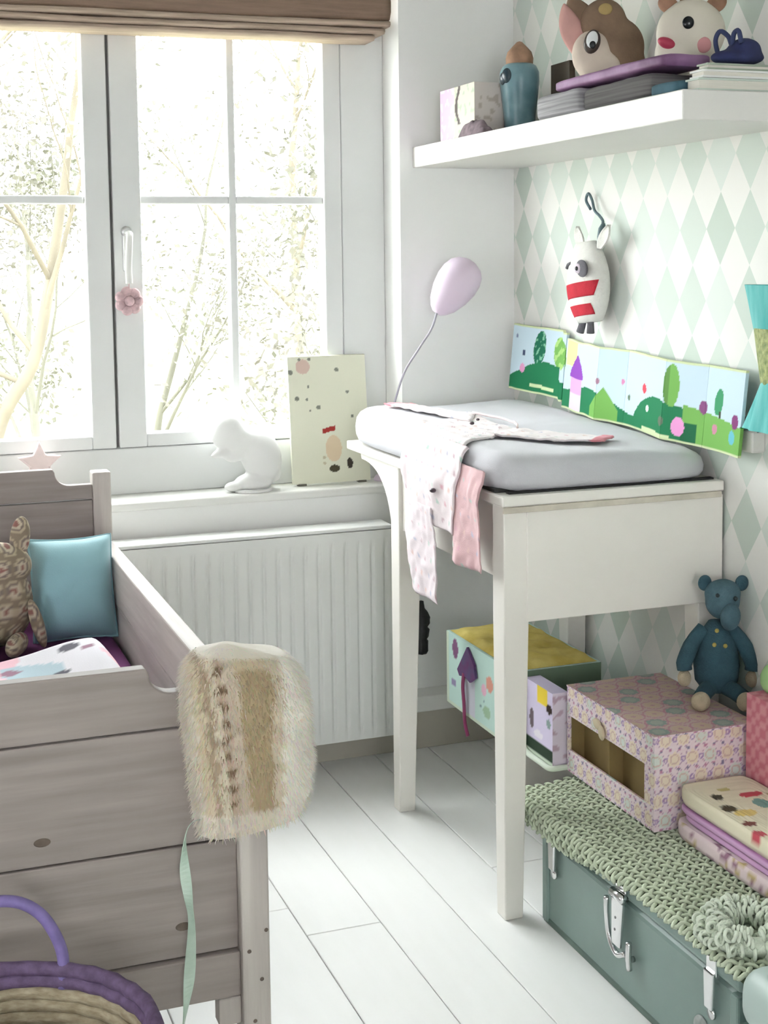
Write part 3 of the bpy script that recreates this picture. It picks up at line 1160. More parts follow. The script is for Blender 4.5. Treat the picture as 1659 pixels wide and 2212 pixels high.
for k in range(230):
    a = RNG.uniform(0, 2 * PI)
    b = RNG.uniform(-0.9, 3.9)
    R = 0.052 + 0.008 * nz(math.cos(a) * 3, math.sin(a) * 3, 5)
    rr = 0.019
    p = c0 + Vector(((R + rr * math.cos(b)) * math.cos(a), (R + rr * math.cos(b)) * math.sin(a), rr * 0.85 * math.sin(b)))
    nd = Vector((math.cos(b) * math.cos(a), math.cos(b) * math.sin(a), math.sin(b)))
    axd = (Vector((-math.sin(a), math.cos(a), 0)) + nd * RNG.uniform(-.6, .6)).normalized()
    m.torus(p, RNG.uniform(0.0055, 0.0085), 0.0030, axd, 10, 5)
m.torus(c0 - Vector((0, 0, 0.004)), 0.052, 0.015, (0, 0, 1), 36, 8)
m.build('gathered_ring', YARN2, cr, smooth=True, label='pale gathered crochet ruffle')

# ---- pale case in front of the trunk
pc = thing('small_case', (1.30, 1.42, 0), 'pale grey green rounded case at the bottom right edge', 'case')
PCM = mat('pale_sage_vinyl', (0.42, 0.51, 0.48), 0.42, 0.06, 6)
MB().box(1.090, 1.46, 1.25, 1.585, 0.0, 0.150).build('body', PCM, pc, bevel=0.030, bseg=6, smooth=True)
MB().box(1.086, 1.464, 1.246, 1.589, 0.153, 0.243).build('lid', PCM, pc, bevel=0.035, bseg=6, smooth=True)
MB().box(1.084, 1.466, 1.25, 1.587, 0.149, 0.154).build('seam_band', TGD, pc, bevel=0.002)

# ================================================================== ROMAN BLIND
bl = thing('roman_blind', (0.52, 3.22, 1.735), 'brown linen roman blind pulled up over the window', 'blind')
LIN = mat('brown_linen', (0.27, 0.185, 0.135), 0.9, 0.15, 30, (0.4, 4, 4), bump=0.3, bscale=300)
LIN2 = mat('sand_linen', (0.47, 0.37, 0.29), 0.9, 0.2, 30, (0.3, 4, 6), bump=0.3, bscale=300)
BLX0, BLX1 = -0.13, 1.197


def extrude_profile(prof, x0, x1, th, sag, ph, n=60):
    """profile [(y,z)] swept along x with sag and a thickness"""
    m = MB()
    k = len(prof)

    def P(u, v):
        i = v * (k - 1)
        a = min(int(i), k - 2)
        f_ = i - a
        y = prof[a][0] + (prof[a + 1][0] - prof[a][0]) * f_
        z = prof[a][1] + (prof[a + 1][1] - prof[a][1]) * f_
        x = x0 + (x1 - x0) * u
        z += -sag * math.sin(PI * u) + 0.0025 * nz(x * 5, ph) + 0.001 * nz(x * 17, ph)
        y += 0.003 * nz(x * 6, ph + 4)
        return (x, y, z)
    m.grid(P, n, (k - 1) * 3, thick=lambda u, v: (0, th, th * 0.3))
    return m


extrude_profile([(3.285, 2.10), (3.275, 2.0), (3.25, 1.93), (3.212, 1.87), (3.196, 1.83), (3.196, 1.805), (3.205, 1.788), (3.23, 1.782), (3.27, 1.79)], BLX0, BLX1, 0.003, 0.004, 0.2).build('fabric_drop', LIN, bl, smooth=True)
for i, (yy, zz, dx) in enumerate(((3.200, 1.788, 0.0), (3.206, 1.772, 0.004), (3.212, 1.757, 0.012))):
    prof = [(yy + 0.07, zz), (yy + 0.012, zz), (yy, zz - 0.004), (yy - 0.002, zz - 0.010), (yy + 0.004, zz - 0.0155), (yy + 0.07, zz - 0.016)]
    extrude_profile(prof, BLX0, BLX1 - dx * 3, 0.003, 0.003, 1.0 + i).build('fold', LIN2, bl, smooth=True)

# ================================================================== SHELF
SHM = mat('white_shelf_lacquer', (0.69, 0.675, 0.645), 0.4, 0.03, 4)
sh = MB().box(1.25, XW, 1.996, YW, 1.440, 1.489).build('wall_shelf', SHM, None, bevel=0.002)
tag(sh, 'thick white floating shelf on the wallpapered wall', 'shelf')
SZ = 1.4895

PAP = print_mat('printed_paper', 0.6, 0.05, 200)
# small printed box
def pk(face, a, b, x, y, z):
    c = L(214, 206, 200)
    if face == 'left':
        if a < 0.085 and b > 0.012:
            c = L(222, 184, 222)
            if nz(a * 60, b * 60) > 0.25:
                c = L(238, 214, 236)
        else:
            c = L(204, 200, 186)
            if nz(a * 70 + 8, b * 70) > 0.3:
                c = L(176, 186, 166)
        if abs(a - 0.105 - 0.01 * math.sin(b * 60)) < 0.007 and b > 0.04:
            c = L(84, 74, 72)
    elif nz(x * 70, y * 70, z * 70) > 0.28:
        c = L(186, 176, 166)
    return c


m = MB().pbox(1.295, 1.385, 2.93, 3.13, SZ, SZ + 0.125, pk, 0.004)
tag(m.build('gift_box', PAP), 'small lilac and cream printed box at the window end of the shelf', 'box')
# small crumpled dark cloth in front of the box
def clump(name, c, r, h, mtl, label, cat, seed, ang=0):
    m = MB()

    def P(u, v):
        a = 2 * PI * u
        rr = (1 - v) ** 0.6
        b = 1 + 0.25 * nz(math.cos(a) * 2, math.sin(a) * 2, seed)
        p = Vector((r[0] * rr * b * math.cos(a), r[1] * rr * b * math.sin(a), 0))
        zz = h * (1 - rr ** 2.2) * (0.8 + 0.45 * nz(p.x * 40, p.y * 40, seed + 2))
        p = Rz(ang) @ p
        return Vector(c) + p + Vector((0, 0, max(0.0, zz)))
    m.grid(P, 40, 14)
    o = m.build(name, mtl, None, smooth=True, merge=True)
    return tag(o, label, cat)


clump('folded_sock', (1.283, 2.90, SZ), (0.022, 0.085), 0.045, mat('dusky_plum_knit', (0.22, 0.17, 0.19), 0.95, 0.35, 60, bump=0.6, bscale=120), 'crumpled dusky plum knit lying before the small shelf box', 'textile', 3.0)

# blue ceramic bottle with a terracotta stopper
bt = thing('ceramic_bottle', (1.395, 2.905, SZ), 'blue glazed bottle with terracotta top on the shelf', 'bottle')
BLU = mat('teal_glaze', (0.10, 0.20, 0.235), 0.3, 0.5, 14, color2=(0.22, 0.36, 0.40))
m = MB().lathe([(0.0, 0), (0.030, 0), (0.034, 0.01), (0.036, 0.05), (0.041, 0.09), (0.0445, 0.125), (0.044, 0.145), (0.038, 0.158), (0.026, 0.166), (0.0, 0.168)], (1.395, 2.905, SZ), seg=32)
m.build('body', BLU, bt, smooth=True)
m = MB().lathe([(0.0, 0.160), (0.030, 0.162), (0.031, 0.176), (0.027, 0.190), (0.018, 0.200), (0.006, 0.212), (0.0, 0.214)], (1.395, 2.905, SZ), seg=28)
m.build('stopper', mat('terracotta', (0.42, 0.25, 0.16), 0.7, 0.3, 30), bt, smooth=True)
for (dy, dz, r_) in ((-0.005, 0.135, 0.014), (0.025, 0.13, 0.012)):
    a = Vector((-1, -0.35 + dy * 10, 0)).normalized()
    MB().ellip(Vector((1.395, 2.905, SZ + dz)) + a * 0.0425, (0.006, r_, r_ * 1.2), Rz(math.atan2(a.y, a.x))).build('dark_spot', mat('dark_teal_glaze', (0.02, 0.04, 0.055), 0.25), bt, smooth=True)

# dark frame leaning behind the bottle
m = MB().box(1.46, 1.475, 2.79, 2.88, SZ, SZ + 0.16)
tag(m.build('small_dark_frame', mat('dark_walnut', (0.06, 0.045, 0.03), 0.5, 0.2, 20), None, bevel=0.002), 'small dark upright board standing between bottle and brown toy', 'frame')

# brown toy animal with a pink ear (generic)
fw = thing('toy_fawn', (1.43, 2.60, SZ), 'brown toy fawn with large pink inner ear on the shelf', 'toy')
FB = mat('brown_felt', (0.235, 0.155, 0.105), 0.9, 0.2, 20, bump=0.3, bscale=200)
FP = mat('pink_felt', (0.60, 0.34, 0.31), 0.9, 0.1, 20)
FC = mat('cream_felt', (0.66, 0.56, 0.48), 0.9, 0.1, 20)
E1, E2 = Vector((0.872, -0.49, 0)), Vector((-0.49, -0.872, 0))     # along the toy's front, and towards the room
RT = Matrix((E1, E2, Vector((0, 0, 1)))).transposed()
FA = Vector((1.432, 2.590, 1.600))


def fa(a_, u_, t_=0.0):
    return FA + E1 * a_ + E2 * t_ + Vector((0, 0, u_))


m = MB().ellip(fa(0.030, 0.045), (0.055, 0.034, 0.060), RT)
m.ellip(fa(0.000, 0.095), (0.048, 0.032, 0.050), RT @ Ry(0.4))
m.ellip(fa(0.045, 0.000), (0.044, 0.036, 0.060), RT)
m.ellip(fa(0.015, -0.060), (0.060, 0.036, 0.052), RT)
m.build('body', FB, fw, remesh=0.005)
m = MB().ellip(fa(-0.022, 0.030, 0.020), (0.042, 0.026, 0.050), RT)
m.ellip(fa(-0.005, 0.000, 0.026), (0.045, 0.026, 0.036), RT)
m.build('muzzle', FC, fw, remesh=0.005)


# ear: pointed leaf, pink inside
def leaf(o, tip, wdir, width, depth, n=16):
    o, tip, wdir = Vector(o), Vector(tip), Vector(wdir).normalized()
    ax = tip - o
    nrm = ax.cross(wdir).normalized()
    m = MB()

    def P(u, v):
        t = v
        wd = width * math.sin(PI * min(1, t * 0.92 + 0.06)) ** 0.8
        s = (u - 0.5) * 2
        return o + ax * t + wdir * wd * s + nrm * depth * (s * s - 0.5)
    m.grid(P, 10, n, thick=lambda u, v: nrm * 0.004)
    return m


leaf(fa(-0.042, 0.020, 0.012), fa(-0.078, 0.135, 0.010), E1, 0.026, 0.008).build('ear_lining', FP, fw, smooth=True)
leaf(fa(-0.020, 0.060, 0.000), fa(-0.066, 0.152, 0.000), E1 + Vector((0, 0, 0.3)), 0.030, 0.008).build('ear', FB, fw, smooth=True)
ey = fa(-0.021, 0.052, 0.044)
a = MB().ellip(ey, (0.0165, 0.008, 0.0245), RT @ Ry(0.2)).build('eye', mat('brown_eye_rim', (0.05, 0.035, 0.03), 0.4), fw, smooth=True)
MB().ellip(ey + E2 * 0.004 + Vector((0, 0, 0.003)), (0.012, 0.006, 0.018), RT @ Ry(0.2)).build('eye_white', mat('eye_white', (0.75, 0.77, 0.78), 0.3), a, smooth=True)
MB().ellip(ey + E2 * 0.0085 + E1 * 0.001 + Vector((0, 0, -0.007)), (0.0065, 0.003, 0.008), RT).build('pupil', mat('pupil_black', (0.01, 0.012, 0.015), 0.2), a, smooth=True)
MB().ellip(fa(0.005, 0.118, 0.028), (0.014, 0.006, 0.012), RT).build('forehead_spot', mat('ochre_felt', (0.40, 0.29, 0.12), 0.9), fw, smooth=True)

# folded textiles
def stack_cloth(name, x0, x1, y0, y1, z0, z1, mtl, label, seed, cat='textile'):
    def P(u, v):
        # wrap around a rounded slab: v over section
        a = 2 * PI * v
        cz, cx = (z0 + z1) / 2, (x0 + x1) / 2
        c, s_ = math.cos(a), math.sin(a)
        k = (abs(c) ** 6 + abs(s_) ** 6) ** (-1 / 6.0)
        y = y0 + (y1 - y0) * u
        e = 1 - 0.12 * (abs(2 * u - 1) ** 8)
        hx, hz = (x1 - x0) / 2, (z1 - z0) / 2
        n_ = 0.12 * nz(y * 25, c * 2 + seed, s_ * 2)
        zz = cz + hz * s_ * k * e + hz * n_ * (1 if s_ > 0 else 0)
        return (cx + hx * c * k * e, y, max(z0, zz))
    m = MB().grid(P, 40, 40)
    n = 41
    m.f.append(tuple(i * n for i in range(40)))
    m.f.append(tuple(i * n + 40 for i in range(39, -1, -1)))
    o = m.build(name, mtl, None, smooth=True, merge=True)
    return tag(o, label, cat)


stack_cloth('folded_cloth', 1.272, 1.39, 2.142, 2.384, SZ, SZ + 0.046, mat('striped_charcoal_knit', (0.09, 0.085, 0.085), 0.95, 0, 3, (1, 1, 60), color2=(0.20, 0.19, 0.19), bump=0.5, bscale=200),
            'charcoal striped folded knit under the plum cloth on the shelf', 1.0)
stack_cloth('folded_cloth', 1.264, 1.38, 2.388, 2.565, SZ, SZ + 0.050, mat('pale_grey_knit', (0.42, 0.41, 0.43), 0.95, 0.5, 4, (1, 1, 40), bump=0.5, bscale=200),
            'pale grey striped folded cloth at the window end of the shelf pile', 2.0)
stack_cloth('folded_cloth', 1.278, 1.38, 2.11, 2.51, SZ + 0.0525, SZ + 0.074, mat('plum_silk', (0.13, 0.05, 0.125), 0.6, 0.5, 9, color2=(0.40, 0.22, 0.41)),
            'shiny plum and lilac cloth on top of the shelf pile', 3.0)
stack_cloth('folded_cloth', 1.27, 1.36, 2.05, 2.135, SZ, SZ + 0.022, mat('petrol_blue_cotton', (0.06, 0.13, 0.17), 0.9, 0.2, 30), 'petrol blue folded cloth lying flat on the shelf', 4.0)

# cream giraffe-like toy (generic)
gi = thing('toy_giraffe', (1.44, 2.27, SZ), 'cream toy giraffe head with brown ears and pink cheek', 'toy')
GC = mat('cream_rubber', (0.66, 0.61, 0.52), 0.55, 0.06, 12)
GA = Vector((1.440, 2.275, 1.612))
GS = 0.00091


def ga(a_, u_, t_=0.0):
    return GA + E1 * a_ * GS + E2 * t_ + Vector((0, 0, u_ * GS))


m = MB().ellip(ga(0, 18), (0.064, 0.036, 0.062), RT)
m.ellip(ga(-14, -22), (0.054, 0.038, 0.042), RT)
m.ellip(ga(10, -70), (0.036, 0.028, 0.062), RT)
m.build('head', GC, gi, remesh=0.005)
BRB = mat('brown_rubber', (0.30, 0.16, 0.10), 0.6, 0.3, 40)
for (a_, u_, r_) in ((-44, 74, 0.5), (49, 72, -0.5)):
    MB().ellip(ga(a_, u_), (0.021, 0.010, 0.015), RT @ Ry(r_)).build('ear', BRB, gi, smooth=True)
for a_ in (-15, 15):
    MB().tube([ga(a_, 78), ga(a_, 98)], [0.006, 0.008], 10).build('horn', BRB, gi, smooth=True)
MB().ellip(ga(-7, 32, 0.036), (0.0105, 0.005, 0.0115), RT).build('eye', mat('pupil_black', (0.01, 0.012, 0.015), 0.2), gi, smooth=True)
MB().ellip(ga(-47, -6, 0.026), (0.019, 0.012, 0.010), RT @ Ry(0.45)).build('mouth', mat('raspberry_red', (0.45, 0.045, 0.09), 0.5), gi, smooth=True)
MB().ellip(ga(24, -12, 0.031), (0.0135, 0.004, 0.0145), RT).build('cheek', mat('pink_cheek', (0.60, 0.28, 0.29), 0.6), gi, smooth=True)

# books lying at the near end + navy item
bkm = [mat('pale_sage_book', (0.55, 0.62, 0.55), 0.6, 0.1, 8), mat('white_book', (0.74, 0.74, 0.72), 0.6, 0.05, 8), mat('green_grey_book', (0.33, 0.38, 0.30), 0.6, 0.2, 20)]
for i, (x0, x1, y0, y1, z0, z1, lb) in enumerate(((1.285, 1.44, 2.005, 2.045, 0.0, 0.020, 'pale sage book lying at the shelf end'),
                                                  (1.29, 1.45, 2.00, 2.040, 0.0205, 0.033, 'white book on top of the pale sage shelf book'),
                                                  (1.30, 1.455, 2.003, 2.035, 0.0335, 0.044, 'grey green book at the top of the shelf book pile'))):
    b = thing('book', ((x0 + x1) / 2, (y0 + y1) / 2, SZ + z0), lb, 'book', 'books lying on the shelf')
    MB().box(x0 + 0.003, x1 - 0.003, y0 + 0.003, y1 - 0.003, SZ + z0 + 0.003, SZ + z1 - 0.003).build('pages', mat('book_pages', (0.72, 0.69, 0.62), 0.9, 0.1, 30, (1, 1, 60)), b)
    c = MB().box(x0, x1, y0, y1, SZ + z0, SZ + z0 + 0.003).box(x0, x1, y0, y1, SZ + z1 - 0.003, SZ + z1).box(x1 - 0.003, x1, y0, y1, SZ + z0, SZ + z1)
    c.build('cover', bkm[i], b)
nv = thing('navy_shoes', (1.38, 2.03, SZ + 0.0445), 'navy fabric bundle with a cord loop on the shelf books', 'textile')
m = MB().ellip((1.375, 2.030, SZ + 0.058), (0.05, 0.034, 0.0135))
m.ellip((1.385, 2.025, SZ + 0.070), (0.03, 0.025, 0.020))
m.build('bundle', mat('navy_cotton', (0.025, 0.03, 0.09), 0.9, 0.3, 30), nv, remesh=0.004)
MB().tube(bez([(1.35, 2.048, SZ + 0.062), (1.347, 2.052, SZ + 0.088), (1.35, 2.043, SZ + 0.102), (1.357, 2.030, SZ + 0.092), (1.36, 2.024, SZ + 0.078), (1.36, 2.018, SZ + 0.095), (1.362, 2.008, SZ + 0.098), (1.365, 2.004, SZ + 0.078)], 6), 0.004, 8).build('cord', mat('navy_cord', (0.03, 0.04, 0.10), 0.8), nv, smooth=True)
nv.name = 'fabric_bundle'

# ================================================================== WINDOW SILL THINGS
CER = mat('white_bisque', (0.80, 0.80, 0.785), 0.5, 0.02, 8)
fg = thing('animal_figurine', (0.83, 3.245, 0.672), 'white hunched animal figurine on the window sill', 'figurine')
ZS = 0.672
m = MB().ellip((0.868, 3.245, ZS + 0.085), (0.050, 0.043, 0.068), Ry(-0.35))
m.ellip((0.787, 3.245, ZS + 0.148), (0.041, 0.038, 0.047), Ry(0.25))
m.ellip((0.815, 3.245, ZS + 0.125), (0.042, 0.035, 0.036), Ry(0.5))
m.ellip((0.772, 3.238, ZS + 0.096), (0.030, 0.013, 0.012), Ry(-0.30))
m.ellip((0.805, 3.235, ZS + 0.090), (0.030, 0.016, 0.018), Ry(-0.3))
m.ellip((0.850, 3.245, ZS + 0.020), (0.048, 0.040, 0.022))
m.ellip((0.800, 3.235, ZS + 0.013), (0.026, 0.02, 0.013))
m.ellip((0.905, 3.25, ZS + 0.04), (0.016, 0.016, 0.024))
m.build('body', CER, fg, remesh=0.0045)
MB().lathe([(0.0, 0.0), (0.05, 0.0), (0.05, 0.006), (0.0, 0.007)], (0.845, 3.245, ZS + 0.0005), seg=30).build('base', CER, fg, smooth=False)

# illustrated card
def card_print(u, v):
    x, z = u * 0.2, v * 0.31
    c = L(226, 226, 206)
    if math.hypot(x - 0.038, z - 0.285) < 0.018:
        c = lerp(c, L(206, 170, 160), 0.75)
    for (a, b, r) in ((0.006, 0.272, 0.006), (0.020, 0.208, 0.0055), (0.125, 0.275, 0.0055), (0.074, 0.185, 0.0055), (0.05, 0.236, 0.003), (0.03, 0.303, 0.004), (0.055, 0.303, 0.004), (0.052, 0.178, 0.003), (0.045, 0.205, 0.003), (0.15, 0.22, 0.004), (0.16, 0.16, 0.004)):
        if math.hypot(x - a, z - b) < r:
            c = L(128, 130, 118)
    if abs(z - 0.128 - 0.22 * (x - 0.09) + 3.0 * (x - 0.10) ** 2) < 0.006 and 0.082 < x < 0.115:
        c = L(168, 54, 48)
    if ((x - 0.108) / 0.021) ** 2 + ((z - 0.083) / 0.032) ** 2 < 1:
        c = L(222, 202, 172)
    if ((x - 0.108) / 0.014) ** 2 + ((z - 0.034) / 0.009) ** 2 < 1:
        c = L(74, 68, 50)
    if ((x - 0.148) / 0.008) ** 2 + ((z - 0.045) / 0.013) ** 2 < 1:
        c = L(60, 54, 46)
    if math.hypot(x - 0.083, z - 0.062) < 0.004 or math.hypot(x - 0.083, z - 0.048) < 0.004:
        c = L(196, 188, 160)
    return c


def cardP(u, v):
    return Vector((0.952 + 0.2 * u, 3.255 + 0.035 * v, ZS + 0.004 + 0.31 * v))


m = MB().grid(cardP, 90, 130, card_print, thick=lambda u, v: (0, 0.010, 0.001))
cd = tag(m.build('picture_board', PAP), 'cream illustrated board leaning on the window sill', 'picture')
for fx in (0.965, 1.12):
    MB().box(fx, fx + 0.02, 3.252, 3.27, ZS, ZS + 0.005).build('foot', mat('dark_card_foot', (0.16, 0.15, 0.12), 0.8), cd)

# pink star behind the head board
pts = []
for k in range(10):
    a = PI / 2 + k * PI / 5
    r = 0.052 if k % 2 == 0 else 0.024
    pts.append((r * math.cos(a), r * math.sin(a)))
m = MB().prism(pts, (0.350, 3.240, ZS + 0.095), (1, 0, 0), (0, 0, 1), (0, 1, 0), 0.016)
st = thing('star_ornament', (0.35, 3.248, ZS), 'pale pink star ornament on the sill behind the bed head', 'ornament')
m.build('star', mat('pale_pink_felt', (0.93, 0.78, 0.76), 0.9, 0.1, 20), st, bevel=0.004)
MB().box(0.325, 0.375, 3.232, 3.264, ZS, ZS + 0.055).build('stand', mat('pale_pink_wood', (0.85, 0.76, 0.74), 0.7), st, bevel=0.004)

# crocheted pink flower hanging from the window handle
fl = thing('crochet_flower', (0.570, 3.283, 1.131), 'dusty pink crocheted flower hanging from the window handle', 'ornament')
PKY = mat('dusty_pink_yarn', (0.62, 0.44, 0.46), 0.95, 0.3, 60, bump=0.8, bscale=300)
for k in range(7):
    a = 2 * PI * k / 7
    MB().ellip((0.570 + 0.021 * math.cos(a), 3.283, 1.131 + 0.021 * math.sin(a)), (0.0135, 0.011, 0.0135)).build('petal', PKY, fl, smooth=True)
MB().ellip((0.570, 3.276, 1.131), (0.012, 0.012, 0.012)).build('centre', PKY, fl, smooth=True)
MB().tube([(0.570, 3.283, 1.15), (0.569, 3.270, 1.172)], 0.0015, 6).build('thread', PKY, fl)

# lilac lamp
lp = thing('desk_lamp', (1.19, 3.262, ZS), 'lilac balloon-shaped lamp on a thin bent wire stem', 'lamp')
LIL = mat('lilac_lacquer', (0.70, 0.585, 0.70), 0.45, 0.08, 6)
MB().lathe([(0.0, 0), (0.024, 0), (0.025, 0.004), (0.020, 0.012), (0.005, 0.02), (0.0, 0.021)], (1.188, 3.262, ZS), seg=30).build('base', LIL, lp, smooth=True)
MB().tube(bez([(1.188, 3.262, ZS + 0.015), (1.186, 3.235, 0.78), (1.192, 3.190, 0.87), (1.205, 3.150, 0.95), (1.235, 3.125, 1.01), (1.262, 3.115, 1.055), (1.276, 3.110, 1.10)], 8), 0.0028, 8).build('stem', mat('grey_lilac_wire', (0.42, 0.40, 0.46), 0.4), lp, smooth=True)
ax = Vector((0.085, -0.01, 0.118)).normalized()
MB().lathe([(0.0, 0.0), (0.012, 0.0), (0.022, 0.008), (0.034, 0.024), (0.046, 0.055), (0.0515, 0.085), (0.0505, 0.108), (0.044, 0.128), (0.032, 0.141), (0.015, 0.149), (0.0, 0.151)],
           (1.272, 3.108, 1.092), ax, 48, wob=lambda a, z: 0.035 * abs(math.sin(2.0 * a)) - 0.02).build('shade', LIL, lp, smooth=True)

# ================================================================== ON THE PAD: CLOTH BOOK AGAINST THE WALL
cb = thing('cloth_book', (1.47, 2.63, 0.868), 'fold-out cloth picture panel with green hills standing behind the pad', 'cloth book')
SKY, HG, LG = L(188, 207, 218), L(30, 116, 76), L(114, 168, 84)
EDGE = L(196, 206, 164)
Y_A, Y_B = 3.120, 2.148


def book_print(d, v):
    """d metres from the window end, v 0..0.158 height"""
    c = SKY
    if v > 0.154 or v < 0.005:
        return EDGE
    if 0.24 < d < 0.30 and v > 0.10 and abs(d - 0.275) < 0.03:
        c = L(240, 238, 150)
    # trees
    def el(cx, cy, rx, ry, tilt=0.0):
        dx, dy = d - cx, v - cy
        dx2, dy2 = dx * math.cos(tilt) + dy * math.sin(tilt), -dx * math.sin(tilt) + dy * math.cos(tilt)
        return (dx2 / rx) ** 2 + (dy2 / ry) ** 2 < 1
    if el(0.125, 0.108, 0.026, 0.042, -0.25):
        c = L(28, 104, 78) if nz(d * 90, v * 90) < 0.25 else L(120, 180, 150)
    if el(0.215, 0.105, 0.026, 0.036):
        c = LG if nz(d * 60, v * 60) < 0.1 else L(160, 200, 120)
    if el(0.715, 0.108, 0.024, 0.043):
        c = LG if d > 0.708 else L(92, 138, 70)
    if el(0.872, 0.092, 0.017, 0.026, -0.3):
        c = L(60, 142, 98)
    if abs(d - 0.878) < 0.004 and 0.05 < v < 0.075:
        c = L(60, 70, 50)
    # hills
    h1 = 0.050 + 0.016 * math.sin((d + 0.02) * 19) + 0.01 * math.sin(d * 9)
    if d < 0.22:
        h1 = 0.022 + 0.055 * math.sin(min(1, (d + 0.02) / 0.22) * PI * 0.62)
    if v < h1:
        c = HG
    if abs(d - 0.44) < 0.05 and v < 0.072 - 0.9 * abs(d - 0.44):
        c = LG
    if abs(d - 0.66) < 0.11 and v < 0.078 * math.sqrt(max(0, 1 - ((d - 0.66) / 0.11) ** 2)):
        c = HG
    if d > 0.755 and v < 0.075 - 0.10 * (d - 0.755):
        c = LG
    if 0.75 < d < 0.80 and v < 0.04:
        c = L(24, 96, 62)
    # house
    if 0.275 < d < 0.335 and v < 0.075:
        c = L(212, 160, 206) if v > 0.04 else L(216, 200, 214)
    if v >= 0.075 and v < 0.128 and abs(d - 0.305) < 0.036 * (1 - ((v - 0.075) / 0.055) ** 1.6):
        c = L(134, 70, 168)
    # flowers and mushrooms
    for (cx, cy, r, col) in ((0.052, 0.055, 0.011, L(214, 150, 190)), (0.055, 0.092, 0.007, L(70, 80, 110)), (0.02, 0.13, 0.005, L(120, 130, 160)), (0.60, 0.088, 0.010, L(206, 70, 84)), (0.50, 0.09, 0.006, L(200, 130, 170)),
                             (0.742, 0.030, 0.019, L(222, 150, 200)), (0.815, 0.076, 0.013, L(130, 74, 120)), (0.945, 0.062, 0.014, L(126, 60, 112)), (0.935, 0.032, 0.013, L(100, 176, 190)), (0.862, 0.04, 0.010, L(190, 130, 150)), (0.62, 0.05, 0.007, L(220, 236, 226)),
                             (0.53, 0.06, 0.006, L(90, 110, 90)), (0.42, 0.085, 0.007, L(160, 120, 140)), (0.69, 0.035, 0.010, L(96, 110, 92))):
        if math.hypot(d - cx, v - cy) < r:
            c = col
    if abs(v - 0.018 + 0.02 * (d - 0.1)) < 0.004 and (0.09 < d < 0.2 or 0.60 < d < 0.72):
        c = L(200, 216, 170)
    return c


FOLDS = [3.120, 2.883, 2.700, 2.609, 2.424, 2.300, 2.148]
XO = [0.0, 0.022, 0.006, 0.026, 0.004, 0.022, 0.0]
BKM = print_mat('printed_cloth_panel', 0.85, 0.15, 400)
for i in range(6):
    y0, y1 = FOLDS[i], FOLDS[i + 1]

    def PP(u, v, y0=y0, y1=y1, i=i):
        y = y0 + (y1 - y0) * (0.004 + 0.992 * u)
        d = Y_A - y
        fx = XO[i] + (XO[i + 1] - XO[i]) * u
        hh = 0.158
        zb = pad_top(min(1.475, 1.46), max(PY0 + 0.01, min(PY1 - 0.01, y))) + 0.003 + (0.012 if i == 0 else 0.0)
        if y > 2.9:
            zb += 0.006
        xx = 1.466 + fx + 0.016 * v + 0.004 * math.sin(PI * u) * (1 - v)
        return Vector((min(xx, XW - 0.012), y, zb + hh * v))
    cnt = max(20, int((y0 - y1) / 0.0028))
    m = MB().grid(PP, cnt, 60, lambda u, v, y0=y0, y1=y1: book_print(Y_A - (y0 + (y1 - y0) * u), v * 0.158), thick=lambda u, v: (0.007, 0, 0))
    m.build('panel', BKM, cb, smooth=False)

# ================================================================== ROMPER
# cloth laid out flat: s across (towards the room, over the pad's left edge), y along the table
rm = thing('baby_romper', (1.12, 2.55, 0.60), 'white and pink baby romper draped over the edge of the changing pad', 'romper')
XE = PX0 - 0.004     # pad side


def drape(s, y, lift=0.0):
    """s>0 on the pad (distance from its edge), s<0 hanging down the side"""
    r = 0.030
    yc = max(PY0 + 0.03, min(PY1 - 0.03, y))
    wr = 0.006 * nz(s * 18, y * 18, 1.7) + 0.003 * nz(s * 45, y * 45, 4.1)
    if s > r:
        x = XE + s
        return Vector((x, y, pad_top(min(x, 1.5), yc) + 0.0045 + lift + abs(wr)))
    zt = pad_top(XE + r, yc) + 0.0045 + lift
    if s > -r * 0.57:
        a = (r - s) / (r * 1.57) * PI / 2
        return Vector((XE + r - r * math.sin(a) - 0.005 - lift - abs(wr) * 0.4, y, zt - r + r * math.cos(a)))
    dn = -s - r * 0.57
    x = XE - 0.005 - lift
    bow = -0.012 * smooth01(dn / 0.06) + 0.012 * nz(y * 14, dn * 6, 2.0) * smooth01(dn / 0.05)
    return Vector((x + bow - abs(wr), y, zt - r - dn))


WHP = L(222, 213, 213)


def romper_col(s, y, base):
    c = base
    k = 0.032
    j = math.floor(s / k)
    i = math.floor(y / k + 0.5 * (j % 2))
    du, dv = (y / k + 0.5 * (j % 2)) - i - 0.5, s / k - j - 0.5
    q = (i * 7 + j * 13) % 5
    if math.hypot(du, dv) < 0.13:
        c = (L(206, 160, 172), L(176, 176, 194), L(170, 190, 180), L(212, 180, 172), L(186, 160, 168))[q]
    return c


def cloth_piece(name, corners, nu, nv, lift, base, th=0.004, label=None, edge=None, fn=None):
    """corners in (s,y): p00,p10,p11,p01"""
    p00, p10, p11, p01 = corners

    def SY(u, v):
        a = [(1 - u) * (1 - v), u * (1 - v), u * v, (1 - u) * v]
        s = sum(k * c[0] for k, c in zip(a, (p00, p10, p11, p01)))
        y = sum(k * c[1] for k, c in zip(a, (p00, p10, p11, p01)))
        if fn:
            s, y = fn(s, y, u, v)
        return s, y

    def P(u, v):
        s, y = SY(u, v)
        return drape(s, y, lift)

    def Cc(u, v):
        s, y = SY(u, v)
        if edge and v > 0.90:
            return edge
        return romper_col(s, y, base)
    m = MB().grid(P, nu, nv, Cc, thick=lambda u, v: (th * 0.7, 0, -th) if True else None)
    return m.build(name, RMM, rm, smooth=True, label=label)


